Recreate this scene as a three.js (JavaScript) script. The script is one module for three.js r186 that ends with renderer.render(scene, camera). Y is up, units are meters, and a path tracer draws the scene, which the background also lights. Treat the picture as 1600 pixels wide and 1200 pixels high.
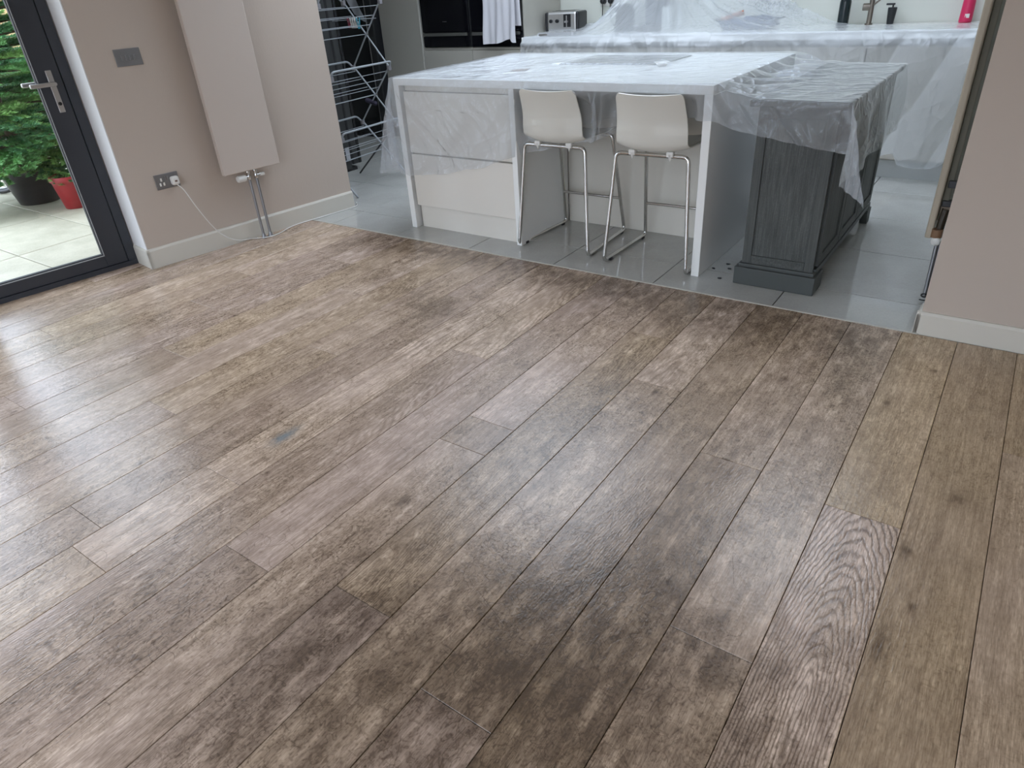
import * as THREE from 'three';
import { RoundedBoxGeometry } from 'three/addons/geometries/RoundedBoxGeometry.js';
import { mergeGeometries, toCreasedNormals } from 'three/addons/utils/BufferGeometryUtils.js';

// ---------- camera, sky, exposure ----------
const scene = new THREE.Scene();
const camera = new THREE.PerspectiveCamera(2 * Math.atan(600 / 1060.7) * 180 / Math.PI, 4 / 3, 0.05, 200);
camera.position.set(3.8987, 1.37, 3.0100);
camera.quaternion.setFromRotationMatrix(new THREE.Matrix4().makeBasis(
  new THREE.Vector3(0.81708, -0.06086, -0.57330), new THREE.Vector3(-0.25062, 0.85804, -0.44828), new THREE.Vector3(0.51919, 0.50996, 0.68584)));
const renderer = new THREE.WebGLRenderer({ antialias: true });
renderer.toneMapping = THREE.LinearToneMapping;
renderer.toneMappingExposure = 0.98;
renderer.shadowMap.enabled = true;
const SKY = 6.7;                     // overcast zenith
{
  const W = 64, H = 32, d = new Float32Array(W * H * 4);
  for (let j = 0; j < H; j++) for (let i = 0; i < W; i++) {
    const el = ((j + 0.5) / H - 0.5) * Math.PI, s = Math.sin(el), l = el > 0 ? SKY * (1 + 0.6 * s) / 1.6 : SKY * 0.12;
    d.set([l * 0.86, l * 0.985, l * 1.155, 1], (j * W + i) * 4);
  }
  const t = new THREE.DataTexture(d, W, H, THREE.RGBAFormat, THREE.FloatType);
  t.mapping = THREE.EquirectangularReflectionMapping; t.magFilter = THREE.LinearFilter; t.needsUpdate = true;
  scene.background = t;
}

// ---------- helpers ----------
let seed = 7;
const rnd = () => { seed = (seed * 1664525 + 1013904223) >>> 0; return seed / 4294967296; };
const R = (a, b) => a + (b - a) * rnd();
const V = (x, y, z) => new THREE.Vector3(x, y, z);
const clamp = (x, a = 0, b = 1) => Math.min(b, Math.max(a, x));
const sst = (a, b, x) => { const t = clamp((x - a) / (b - a)); return t * t * (3 - 2 * t); };
const lerp = (a, b, t) => a + (b - a) * t;
const NT = 256, ntab = new Float32Array(NT * NT);
{ let s = 12345; for (let i = 0; i < NT * NT; i++) { s = (s * 1664525 + 1013904223) >>> 0; ntab[i] = s / 4294967296; } }
function noise(x, y) {
  const xi = Math.floor(x), yi = Math.floor(y); let fx = x - xi, fy = y - yi;
  fx = fx * fx * (3 - 2 * fx); fy = fy * fy * (3 - 2 * fy);
  const a = (xi & 255), b = (xi + 1 & 255), c = (yi & 255) << 8, d = (yi + 1 & 255) << 8;
  const p = ntab[c + a], q = ntab[c + b], r = ntab[d + a], s = ntab[d + b];
  return (p + (q - p) * fx) * (1 - fy) + (r + (s - r) * fx) * fy;
}
const fbm = (x, y, o = 4) => { let s = 0, a = 0.5, n = 0; for (let i = 0; i < o; i++) { s += a * noise(x, y); n += a; x = x * 2.03 + 17.3; y = y * 2.03 + 9.1; a *= 0.5; } return s / n; };
const used = {};
const numbered = (n) => { if (used[n] === undefined) { used[n] = 0; return n; } return n + '_' + String(++used[n]).padStart(3, '0'); };
const shade = (o) => { o.castShadow = true; o.receiveShadow = true; return o; };
function tag(o, label, category, group, kind) {
  o.userData.label = label;
  if (category) o.userData.category = category;
  if (group) o.userData.group = group;
  if (kind) o.userData.kind = kind;
  return o;
}
function thing(name, label, category, [x, y, z] = [0, 0, 0], turn = 0, group) {
  const o = new THREE.Group(); o.name = numbered(name); scene.add(o); o.position.set(x, y, z); o.rotation.y = turn;
  return tag(o, label, category, group);
}
function part(name, geo, mat, parent, label) {
  const g = Array.isArray(geo) ? merge(geo) : geo;
  const m = shade(new THREE.Mesh(g, mat)); m.name = name; parent.add(m);
  if (label) m.userData.label = label;
  return m;
}
function single(name, label, category, geo, mat, pos, turn = 0, group) {
  const m = shade(new THREE.Mesh(Array.isArray(geo) ? merge(geo) : geo, mat)); m.name = numbered(name); scene.add(m);
  if (pos) m.position.set(...pos); m.rotation.y = turn;
  return tag(m, label, category, group);
}
function struct(name, label, geo, mat, pos, turn = 0) {
  const o = geo ? shade(new THREE.Mesh(Array.isArray(geo) ? merge(geo) : geo, mat)) : new THREE.Group();
  o.name = name; scene.add(o); if (pos) o.position.set(...pos); o.rotation.y = turn;
  return tag(o, label, null, null, 'structure');
}
function merge(list) { return mergeGeometries(list.map((g) => { const n = g.index ? g.toNonIndexed() : g; for (const k of Object.keys(n.attributes)) if (!['position', 'normal', 'uv'].includes(k)) n.deleteAttribute(k); return n; })); }
// box given by its limits
const bx = (x0, x1, y0, y1, z0, z1) => new THREE.BoxGeometry(x1 - x0, y1 - y0, z1 - z0).translate((x0 + x1) / 2, (y0 + y1) / 2, (z0 + z1) / 2);
const rb = (x0, x1, y0, y1, z0, z1, r = 0.004, s = 2) => new RoundedBoxGeometry(x1 - x0, y1 - y0, z1 - z0, s, Math.min(r, (x1 - x0) / 2.02, (y1 - y0) / 2.02, (z1 - z0) / 2.02)).translate((x0 + x1) / 2, (y0 + y1) / 2, (z0 + z1) / 2);
const cyl = (r0, r1, h, n = 20) => new THREE.CylinderGeometry(r1, r0, h, n).translate(0, h / 2, 0);
const lathe = (pts, n = 28) => new THREE.LatheGeometry(pts.map(([r, y]) => new THREE.Vector2(r, y)), n);
function pathOf(pts, r) {           // straight runs with rounded corners
  const c = new THREE.CurvePath(), p = pts.map((q) => (q.isVector3 ? q : V(...q)));
  let from = p[0];
  for (let i = 1; i < p.length - 1; i++) {
    const a = p[i - 1].clone().sub(p[i]), b = p[i + 1].clone().sub(p[i]);
    const rr = Math.min(r, a.length() * 0.48, b.length() * 0.48), s = p[i].clone().add(a.setLength(rr)), e = p[i].clone().add(b.setLength(rr));
    c.add(new THREE.LineCurve3(from, s)); c.add(new THREE.QuadraticBezierCurve3(s, p[i], e)); from = e;
  }
  c.add(new THREE.LineCurve3(from, p[p.length - 1]));
  return c;
}
const bent = (pts, rad, r = 0.03, seg = 60, sides = 10) => new THREE.TubeGeometry(pathOf(pts, r), seg, rad, sides);
const curve = (pts, rad, seg = 60, sides = 8) => new THREE.TubeGeometry(new THREE.CatmullRomCurve3(pts.map((q) => V(...q)), false, 'centripetal'), seg, rad, sides);
const rod = (a, b, rad, sides = 8) => new THREE.TubeGeometry(new THREE.LineCurve3(V(...a), V(...b)), 1, rad, sides);
function grid(nu, nv, f) {          // f(u, v) -> [x, y, z]
  const p = new Float32Array((nu + 1) * (nv + 1) * 3), uv = new Float32Array((nu + 1) * (nv + 1) * 2), ix = [];
  for (let j = 0, k = 0; j <= nv; j++) for (let i = 0; i <= nu; i++, k++) { p.set(f(i / nu, j / nv), k * 3); uv.set([i / nu, j / nv], k * 2); }
  for (let j = 0; j < nv; j++) for (let i = 0; i < nu; i++) { const a = j * (nu + 1) + i, b = a + nu + 1; ix.push(a, b, a + 1, a + 1, b, b + 1); }
  const g = new THREE.BufferGeometry(); g.setAttribute('position', new THREE.BufferAttribute(p, 3)); g.setAttribute('uv', new THREE.BufferAttribute(uv, 2)); g.setIndex(ix); g.computeVertexNormals();
  return g;
}
// slab with chamfered upper edges, top at y = 0; uv from place(x, z)
function slab(x0, x1, z0, z1, h, c, place) {
  const T = [[x0 + c, 0, z0 + c], [x1 - c, 0, z0 + c], [x1 - c, 0, z1 - c], [x0 + c, 0, z1 - c]], M = [[x0, -c, z0], [x1, -c, z0], [x1, -c, z1], [x0, -c, z1]], B = M.map(([x, , z]) => [x, -h, z]);
  const pos = [], uv = [], q = (a, b, c2, d) => { for (const v of [a, c2, b, a, d, c2]) { pos.push(...v); uv.push(...place(v[0], v[2])); } };
  q(...T); for (let i = 0; i < 4; i++) { const j = (i + 1) % 4; q(T[j], T[i], M[i], M[j]); q(M[j], M[i], B[i], B[j]); }
  const g = new THREE.BufferGeometry(); g.setAttribute('position', new THREE.Float32BufferAttribute(pos, 3)); g.setAttribute('uv', new THREE.Float32BufferAttribute(uv, 2)); g.computeVertexNormals();
  return g;
}
function dataTex(w, h, f, srgb = true) {
  const d = new Uint8Array(w * h * 4);
  for (let j = 0, k = 0; j < h; j++) for (let i = 0; i < w; i++, k += 4) { const c = f(i, j); d[k] = c[0]; d[k + 1] = c[1]; d[k + 2] = c[2]; d[k + 3] = 255; }
  const t = new THREE.DataTexture(d, w, h); t.magFilter = THREE.LinearFilter; t.minFilter = THREE.LinearFilter; t.wrapS = t.wrapT = THREE.RepeatWrapping;
  if (srgb) t.colorSpace = THREE.SRGBColorSpace; t.needsUpdate = true; return t;
}
const mat = (color, roughness = 0.6, more = {}) => new THREE.MeshPhysicalMaterial({ color, roughness, ...more });
const lin = (r, g, b) => new THREE.Color().setRGB(r, g, b);

// ---------- materials ----------
const plasterBump = dataTex(256, 256, (i, j) => { const v = 255 * (0.5 * noise(i * 0.5, j * 0.5) + 0.5 * noise(i * 0.125, j * 0.125)); return [v, v, v]; }, false);
plasterBump.repeat.set(3, 3);
const crease = dataTex(1024, 1024, (i, j) => {
  const u = i / 1024, v = j / 1024, w = 0.6 * fbm(u * 5, v * 5, 3), rid = (n, p) => Math.pow(1 - Math.abs(2 * n - 1), p);
  const h = 0.5 * rid(noise(u * 12 + v * 7 + w * 3, v * 3 - u * 3 + w), 2.5) + 0.3 * rid(noise(u * 30 - v * 9 + w * 4, v * 9 + w * 3 + 9), 3) + 0.2 * rid(noise(u * 6 + w * 5 + 3, v * 30 + u * 12), 3) + 0.12 * rid(noise(u * 70 + v * 30, v * 22 - u * 12), 5);
  const c = 255 * clamp(h); return [c, c, c];
}, false);
const M = {
  film: new THREE.MeshPhysicalMaterial({ color: lin(0.90, 0.92, 0.94), roughness: 0.25, transmission: 0.82, thickness: 0, ior: 1.45, side: THREE.DoubleSide, bumpMap: crease, bumpScale: 0.014 }),
  filmDouble: new THREE.MeshPhysicalMaterial({ color: lin(0.90, 0.92, 0.94), roughness: 0.25, transmission: 0.70, thickness: 0, ior: 1.45, side: THREE.DoubleSide, bumpMap: crease, bumpScale: 0.009 }),
  wallPaint: mat(lin(0.51, 0.43, 0.365), 0.85, { bumpMap: plasterBump, bumpScale: 0.0004 }),
  wallWhite: mat(lin(0.66, 0.67, 0.605), 0.5),
  ceiling: mat(lin(0.80, 0.80, 0.79), 0.9),
  skirting: mat(lin(0.61, 0.575, 0.505), 0.4),
  radiator: mat(lin(0.56, 0.48, 0.42), 0.5),
  anthracite: mat(lin(0.036, 0.040, 0.050), 0.42),
  gasket: mat(lin(0.008, 0.008, 0.009), 0.7),
  tinted: new THREE.MeshPhysicalMaterial({ color: lin(0.95, 0.96, 0.97), roughness: 0.0, transmission: 1, thickness: 0, ior: 1.5 }),
  glass: new THREE.MeshPhysicalMaterial({ color: 0xffffff, roughness: 0.0, transmission: 1, thickness: 0, ior: 1.5 }),
  chrome: new THREE.MeshStandardMaterial({ color: lin(0.62, 0.61, 0.59), roughness: 0.14, metalness: 1 }),
  satin: new THREE.MeshStandardMaterial({ color: lin(0.56, 0.55, 0.54), roughness: 0.38, metalness: 1 }),
  brushed: new THREE.MeshStandardMaterial({ color: lin(0.30, 0.30, 0.31), roughness: 0.42, metalness: 0.9 }),
  whitePlastic: mat(lin(0.74, 0.72, 0.68), 0.3),
  blackPlastic: mat(lin(0.012, 0.012, 0.014), 0.35),
  subfloor: mat(lin(0.03, 0.022, 0.016), 0.9),
  grout: mat(lin(0.12, 0.118, 0.11), 0.9),
  gloss: mat(lin(0.71, 0.665, 0.595), 0.12),
  worktop: mat(lin(0.84, 0.835, 0.81), 0.2),
  stone: mat(lin(0.45, 0.43, 0.38), 0.45),
  blackGloss: mat(lin(0.006, 0.006, 0.008), 0.06),
  blackSatin: mat(lin(0.012, 0.013, 0.016), 0.3),
  darkGrey: mat(lin(0.026, 0.027, 0.028), 0.4),
  rackPaint: mat(lin(0.30, 0.32, 0.34), 0.4),
};

// ---------- wooden floor ----------
const PW = 0.2012, XR = 4.105 + PW, ZL = 3.1;
const rowX = (k) => XR - k * PW;                    // right edge of row k
const JOINTS = { 0: [0.75, 2.6], 1: [2.5], 2: [1.28], 3: [1.92], 4: [1.22, 2.9], 5: [2.38], 6: [0.9, 2.75], 7: [0.53, 2.27], 8: [1.43, 1.60], 9: [2.337], 10: [1.05], 11: [2.14, 2.589], 12: [0.6], 13: [1.342], 14: [2.0], 15: [0.8], 16: [1.7], 17: [0.5, 2.3], 18: [1.3], 19: [0.9], 20: [1.9], 21: [1.1] };
const joints = (k) => (JOINTS[k] ?? [0.4 + ((k * 0.731 + 5) % 1.6)]);
const hash = (a, b) => { let h = (a * 374761393 + b * 668265263) | 0; h = (h ^ (h >>> 13)) * 1274126177 | 0; return ((h ^ (h >>> 16)) >>> 0) / 4294967296; };
const STAINS = [   // worn, dirty patches: x, z, radius x, radius z, depth
  [0.9, 0.10, 0.35, 0.20, 0.9], [1.5, 0.08, 0.4, 0.16, 0.8], [2.1, 0.10, 0.4, 0.2, 0.6], [2.6, 0.12, 0.45, 0.3, 0.75], [3.15, 0.15, 0.4, 0.3, 0.6], [3.55, 0.12, 0.16, 0.35, 0.6], [3.60, 0.6, 0.13, 0.8, 0.45],
  [2.85, 1.55, 0.22, 0.35, 0.45], [2.95, 1.15, 0.25, 0.35, 0.3], [3.30, 1.95, 0.28, 0.6, 0.65], [3.15, 2.3, 0.25, 0.5, 0.75], [2.75, 2.35, 0.2, 0.45, 0.5], [3.5, 2.2, 0.25, 0.5, 0.75], [1.7, 0.75, 0.4, 0.15, 0.4], [1.2, 0.6, 0.5, 0.2, 0.25], [2.3, 2.6, 0.3, 0.3, 0.2], [2.95, 2.55, 0.3, 0.4, 0.6], [3.8, 2.1, 0.25, 0.4, 0.3], [3.39, 1.0, 0.1, 0.7, 0.3], [3.6, 1.95, 0.1, 0.12, 0.5]];
const KNOTS = [[1.993, 1.878, 0.02, 0.045, 1], [4.014, 1.063, 0.016, 0.022, 0], [3.927, 1.358, 0.014, 0.028, 0], [3.93, 1.72, 0.012, 0.045, 0], [3.97, 1.56, 0.010, 0.02, 0], [3.22, 2.62, 0.018, 0.022, 0], [2.62, 1.92, 0.02, 0.03, 0], [3.40, 0.62, 0.012, 0.014, 0], [3.48, 0.12, 0.012, 0.02, 0], [3.86, 0.30, 0.012, 0.014, 0], [3.75, 0.62, 0.012, 0.03, 0], [3.66, 1.28, 0.012, 0.03, 0], [3.02, 0.95, 0.012, 0.016, 0]];
const GW = 5 * PW;
const floorMats = [];
{
  const W = 1024, H = 2048;
  const strokes = []; seed = 99;
  for (let i = 0; i < 900; i++) strokes.push([R(2.6, 3.1), R(1.0, 2.0), R(0, 6.28), R(0.012, 0.05), R(-4, 4), R(0.15, 0.5)]);  // scuffed patch
                                 // scratches: dark hair lines
  for (let i = 0; i < 4200; i++) { const x = R(-0.4, 4.3), z = R(0, 3.05), near = noise(x * 1.7 + 3, z * 1.7 + 8); if (near < 0.42 && rnd() > 0.25) continue; const a = R(0, Math.PI * 2), l = R(0.015, 0.09) * (x > 3.72 ? 0.5 : 1); strokes.push([x, z, a, l, R(-3, 3), R(0.2, 0.6) * (x > 3.72 ? 0.4 : 1)]); }
  for (const [x, z, a, l, c, d] of [[1.15, 1.95, 1.45, 0.42, 0.6, 0.5], [1.21, 2.38, 1.05, 0.2, -2, 0.6], [3.03, 2.08, 0.4, 0.14, 0, 0.5], [3.2, 1.8, 0.25, 0.22, 1, 0.45], [3.55, 1.62, 1.2, 0.1, 0, 0.6], [2.15, 1.75, 0.9, 0.1, 0, 0.5]]) strokes.push([x, z, a, l, c, d]);
  const paint = (gi) => {
    const x1 = XR - gi * GW, x0 = x1 - GW, col = new Float32Array(W * H), hgt = new Float32Array(W * H), tan = new Float32Array(W * H), blue = new Float32Array(W * H);
    for (let i = 0; i < W; i++) {
      const x = x0 + (i + 0.5) / W * GW, k = Math.min(gi * 5 + 4, Math.floor((XR - x) / PW)), u = (rowX(k) - x) / PW, js = joints(k);
      const column = () => { for (let j = 0; j < H; j++) {
        const z = (j + 0.5) / H * ZL; let pi = 0; while (pi < js.length && z > js[pi]) pi++;
        const h1 = hash(k + 3, pi * 7 + 1), h2 = hash(k + 31, pi * 5 + 2), h3 = hash(k * 3 + 11, pi + 9), h4 = hash(k + 71, pi * 3 + 4);
        const ox = h1 * 90, oz = h2 * 70;
        const fig = k === 2 && pi === 1;               // the board with bold arched figure
        const uc = fig ? 0.42 : 0.2 + 0.6 * h3, zc = fig ? 1.95 : -0.5 + 4 * h4, el = fig ? (z < 1.95 ? 0.17 : 0.035) : 0.05 + 0.05 * h2;
        const wx = fbm(u * 3 + ox, z * 2.2 + oz, 3) - 0.5, wz = noise(x * 60 + oz, z * 26 + ox) - 0.5, wf = noise(x * 190, z * 60) - 0.5;
        const rr = Math.hypot((u - uc) * 0.2, (z - zc) * el) + wx * (fig ? 0.016 : 0.035) + wz * (fig ? 0.005 : 0.004) + wf * 0.002;
        const ring = Math.pow(0.5 + 0.5 * Math.sin(rr * (fig ? 760 : 620 + 500 * h1)), fig ? 3 : 1.6);
        const streak = noise(x * 430 + ox, z * 22 + oz), streak2 = noise(x * 120 + oz, z * 5 + ox), pore = noise(x * 800, z * 70 + ox);
        const ga = fig ? 0.42 * (0.5 + 0.8 * noise(x * 7, z * 4)) : (h4 > 0.75 && k > 2 ? 0.26 : 0.045) * Math.max(0, 1.6 * noise(x * 7 + ox, z * 2.6 + oz) - 0.35);
        const m0 = noise(x * 11 + 70, z * 6 + 30);
        let t = 0.06 + 0.20 * (h1 - 0.45) + ga * (ring - 0.35) + 0.16 * (streak - 0.5) + 0.16 * (streak2 - 0.5) + 0.26 * (pore - 0.5) * (0.4 + m0);
        // dirt and wear: mottled over all, deeper in worn patches, with fine hairline scuffs
        const m1 = fbm(x * 6 + 40 + h1 * 3, z * 2.6 + 11 + h2 * 3, 4), m2 = fbm(x * 34 + 4 + ox, z * 17 + 3 + oz, 5), m3 = noise(x * 95, z * 70), m4 = noise(x * 240 + 5, z * 150);
        let s = 0; for (const [sx, sz, ax, az, dp] of STAINS) { const dx = (x - sx) / ax, dz = (z - sz) / az, q = dx * dx + dz * dz; if (q < 4) s += dp * Math.exp(-q * 1.3); }
        s *= 0.7;
        const right = sst(3.895, 3.91, x) * 0.85 + (k === 2 && pi === 0 ? 0.45 : 0);
        const worn = clamp(0.30 + 2.4 * (m1 - 0.46) + 0.9 * s, 0, 1) * (1 - 0.75 * right);
        const qx = x * 74 + 3 * noise(x * 40, z * 40), qz = z * 56 + 3 * noise(x * 40 + 60, z * 40 + 20);
        const h5 = 1 - Math.abs(2 * noise(qx, qz) - 1), h6 = 1 - Math.abs(2 * noise(qx * 2.1 + 9, qz * 2.1 + 4) - 1), hair = sst(0.90, 0.995, h5) * 0.7 + sst(0.88, 0.995, h6) * 0.6;
        t += (0.13 * (m1 - 0.47) + 0.34 * (m2 - 0.5)) * (1 - 0.5 * right) + s * (0.50 + 0.8 * (m2 - 0.45)) + hair * (0.06 + 0.36 * worn * sst(0.3, 0.6, m2 + 0.12)) + 0.50 * Math.max(0, m4 - 0.58) * (0.25 + 1.3 * worn) + 0.30 * Math.max(0, m3 - 0.62) * (0.3 + worn);
        const sp = noise(x * 34 + 50, z * 20 + 70); if (sp > 0.94) t += (sp - 0.94) * 5 * (1 - 0.5 * right);
        t += Math.exp(-Math.min(u, 1 - u) * 40) * 0.22 * (noise(z * 5, k * 3.1) - 0.45);
        const n = j * W + i; col[n] = t; hgt[n] = 0.5 + (fig ? -0.4 : -0.15) * (ring - 0.4) + 0.25 * (streak - 0.5) + 0.4 * (m3 - 0.5) + 0.3 * (m2 - 0.5) - 0.3 * hair * (0.2 + worn) + 0.3 * (m4 - 0.5) + 0.2 * (pore - 0.5); tan[n] = clamp(0.3 + right * 0.6 + 0.5 * (h3 - 0.5) + 0.5 * (m1 - 0.5)); blue[n] = 0;
      } };
      column();
    }
    const put = (x, z, f) => { const i = Math.floor((x - x0) / GW * W), j = Math.floor(z / ZL * H); if (i >= 0 && i < W && j >= 0 && j < H) f(j * W + i, i, j); };
    for (const [kx, kz, ax, az, bl] of KNOTS) for (let dz = -az * 4; dz < az * 4; dz += ZL / H) for (let dx = -ax * 4; dx < ax * 4; dx += GW / W) {
      const q = Math.hypot(dx / ax, dz / az) + 0.9 * (fbm((kx + dx) * 70, (kz + dz) * 50, 2) - 0.5); if (q < 3) put(kx + dx, kz + dz, (n) => { col[n] += (0.36 * Math.exp(-q * q * 1.1) + 0.10 * Math.exp(-q * 0.9)) * (bl ? 0.5 : 1); if (bl) blue[n] = Math.max(blue[n], Math.exp(-q * q * 0.7)); });
    }
    for (const [sx, sz, a, l, c, d] of strokes) { if (sx < x0 - 0.5 || sx > x1 + 0.5) continue; const n = Math.ceil(l / 0.0009); for (let q = 0; q < n; q++) { const s = q / n, aa = a + c * (s - 0.5), x = sx + Math.cos(aa) * l * s, z = sz + Math.sin(aa) * l * s; put(x, z, (m) => { col[m] += d * (0.4 + 0.6 * noise(q * 0.05, sx * 99)) * 0.8; hgt[m] -= 0.25; }); } }
    const cd = new Uint8Array(W * H * 4), hd = new Uint8Array(W * H * 4);
    const to = (v) => { v = clamp(v); return 255 * (v <= 0.0031308 ? 12.92 * v : 1.055 * Math.pow(v, 1 / 2.4) - 0.055); };
    for (let n = 0; n < W * H; n++) {
      const t = clamp(col[n], -0.25, 1.05), k2 = tan[n], e = Math.exp(-1.8 * t);
      let r = lerp(0.515, 0.56, k2) * e, g = lerp(0.388, 0.412, k2) * Math.exp(-1.95 * t), b = lerp(0.318, 0.25, k2) * Math.exp(-2.1 * t);
      if (blue[n]) { r = lerp(r, 0.20, blue[n] * 0.8); g = lerp(g, 0.245, blue[n] * 0.8); b = lerp(b, 0.27, blue[n] * 0.8); }
      cd[n * 4] = to(r); cd[n * 4 + 1] = to(g); cd[n * 4 + 2] = to(b); cd[n * 4 + 3] = 255;
      const h = clamp(hgt[n]) * 255; hd[n * 4] = hd[n * 4 + 1] = hd[n * 4 + 2] = h; hd[n * 4 + 3] = 255;
    }
    const mk = (d, srgb) => { const t = new THREE.DataTexture(d, W, H); t.magFilter = THREE.LinearFilter; t.minFilter = THREE.LinearFilter; t.wrapS = t.wrapT = THREE.RepeatWrapping; if (srgb) t.colorSpace = THREE.SRGBColorSpace; t.needsUpdate = true; return t; };
    return (new THREE.MeshPhysicalMaterial({ map: mk(cd, true), bumpMap: mk(hd, false), bumpScale: 0.0006, roughness: 0.26, ior: 1.56, specularIntensity: 1.0 }));
  };
  for (let gi = 0; gi < 5; gi++) floorMats.push(paint(gi));
  const floor = struct('floor', 'worn brown oak plank floor with dark seams and scratches', null);
  part('subfloor', bx(-0.75, 5.9, -0.12, -0.014, 0.0, 6.1), M.subfloor, floor);
  for (let k = -8; k < 25; k++) {
    const xa = rowX(k + 1), xb = Math.min(rowX(k), 5.85), js = [0.004, ...joints(k), joints(k).at(-1) + 1.9, 6.05].filter((z, i, a) => i === 0 || z > a[i - 1] + 0.1);
    if (xa > 5.8) continue;
    const gi = ((Math.floor(k / 5) % 5) + 5) % 5, gx0 = XR - (gi + 1) * GW + (k < 0 ? -Math.floor(k / 5 - gi / 5 + 1e-9) * 5 * 0 : 0);
    for (let i = 0; i + 1 < js.length; i++) {
      const g = 0.0009, geo = slab(xa + g, xb - g, js[i] + g * 0.6, js[i + 1] - g * 0.6, 0.014, 0.0011, (x, z) => [(x - gx0) / GW, z / ZL]);
      const p = part('plank', geo, floorMats[gi], floor);
    }
  }
}
console.log('floor done');

// ---------- tiled kitchen floor ----------
{
  const f = struct('floor_001', 'pale glossy porcelain tile floor of the kitchen', null);
  part('screed', bx(-2.9, 4.9, -0.12, -0.012, -3.2, -0.004), M.grout, f);
  const maps = [0, 1].map((v) => dataTex(256, 256, (i, j) => { const a = fbm(i * 0.02 + v * 40, j * 0.02, 4), b = noise(i * 0.6, j * 0.6 + v * 9), c = 180 + 14 * (a - 0.5) + 7 * (b - 0.5); return [c, c - 1, c - 6]; }));
  const mats = maps.map((m) => new THREE.MeshPhysicalMaterial({ map: m, roughness: 0.05, specularIntensity: 1.0 }));
  const xs = [], zs = [-0.004, -0.305]; for (let x = -2.843; x < 4.9; x += 0.6) xs.push(x); for (let z = -0.915; z > -3.3; z -= 0.61) zs.push(z);
  for (let i = 0; i + 1 < xs.length; i++) for (let j = 0; j + 1 < zs.length; j++) {
    const g = 0.0024; part('tile', slab(xs[i] + g, xs[i + 1] - g, zs[j + 1] + g, zs[j] - (j ? g : 0), 0.012, 0.0008, (x, z) => [x * 1.3 + i * 0.37, z * 1.3 + j * 0.61]), mats[(i + j) % 2], f);
  }
  struct('trim_1', 'thin pale threshold strip between planks and tiles', rb(-0.03, 3.76, -0.008, 0.0035, -0.006, 0.006, 0.002), M.stone);
}

// ---------- room shell ----------
const TH = -0.1268, AX = -0.20, AZ = 1.11;         // the left wall runs slightly askew: s along it towards the camera, d into the room
const wl = (s, y, d) => [AX + Math.sin(TH) * s + Math.cos(TH) * d, y, AZ + Math.cos(TH) * s - Math.sin(TH) * d];
const CH = 2.5;
const atWall = [[AX, 0, AZ], TH];                  // local x = d, local z = s
struct('wall_left', 'warm grey painted wall behind the tall flat radiator', bx(-0.36, 0, 0, CH, -1.49, 0), M.wallPaint, ...atWall);
struct('wall_left_001', 'outer wall strip above the glazed doors', bx(-0.36, 0, 2.3, CH, 0, 5.2), M.wallPaint, ...atWall);
struct('wall_left_002', 'outer wall beyond the glazed doors', bx(-0.36, 0, 0, CH, 3.75, 5.2), M.wallPaint, ...atWall);
struct('wall_side', 'outer wall of the utility corner', bx(-2.9, -0.30, 0, CH, -0.44, -0.28), M.wallWhite);
struct('wall_far', 'end wall of the utility corner', bx(-2.95, -2.8, 0, CH, -3.2, -0.28), M.wallWhite);
struct('wall_back', 'white kitchen back wall above the worktop', bx(-2.95, 4.9, 0, CH, -3.28, -3.13), M.wallWhite);
struct('wall_right', 'warm grey painted wall return beside the kitchen opening', bx(3.752, 5.95, 0, CH, -0.11, -0.012), M.wallPaint);
struct('wall_kitchen', 'right end wall of the kitchen', bx(4.78, 4.9, 0, CH, -3.2, -0.11), M.wallWhite);
struct('wall_room', 'right wall of the room', bx(5.85, 6.0, 0, CH, -0.11, 6.2), M.wallPaint);
struct('wall_front', 'wall at the near end of the room around the added window', [bx(-1.2, 0.5, 0, CH, 6.05, 6.2), bx(5.3, 6.0, 0, CH, 6.05, 6.2), bx(0.5, 5.3, 0, 0.1, 6.05, 6.2), bx(0.5, 5.3, 2.35, CH, 6.05, 6.2)], M.wallPaint);
{
  const w = struct('added_window_3', 'added wide window out of view in the near end wall, lights the island front', null);  // unseen window, added to light the island front and the right wall
  part('frame', [bx(0.5, 5.3, 0.1, 0.16, 6.09, 6.15), bx(0.5, 5.3, 2.29, 2.35, 6.09, 6.15), ...[0.5, 2.08, 3.66, 5.24].map((x) => bx(x, x + 0.06, 0.16, 2.29, 6.09, 6.15))], M.anthracite, w);
  for (const x of [0.56, 2.14, 3.72]) part('pane', new THREE.PlaneGeometry(1.52, 2.13).translate(x + 0.76, 1.225, 6.12), M.glass, w);
}
const SK = [2.6, 3.6, -2.3, -0.6], SL = [0.0, 2.0, -2.3, -0.2];               // roof light over the island
const SR = [0.9, 4.7, 4.5, 5.9];                   // unseen roof light added over the room for fill
const slabAt = (x0, x1, z0, z1) => bx(x0, x1, CH, CH + 0.3, z0, z1);
struct('ceiling', 'white ceiling with roof lights over the kitchen and an added one over the room', [slabAt(-2.95, 6.0, -3.28, SK[2]), slabAt(-2.95, SL[0], SK[2], SK[3]), slabAt(SL[1], SK[0], SK[2], SK[3]), slabAt(SK[1], 6.0, SK[2], SK[3]), slabAt(-2.95, SL[0], SK[3], SL[3]), slabAt(SL[1], 6.0, SK[3], SL[3]), slabAt(-2.95, 6.0, SL[3], 0.6), slabAt(-1.2, 6.0, 0.6, SR[2]), slabAt(-1.2, SR[0], SR[2], SR[3]), slabAt(SR[1], 6.0, SR[2], SR[3]), slabAt(-1.2, 6.0, SR[3], 6.2)], M.ceiling);
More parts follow.
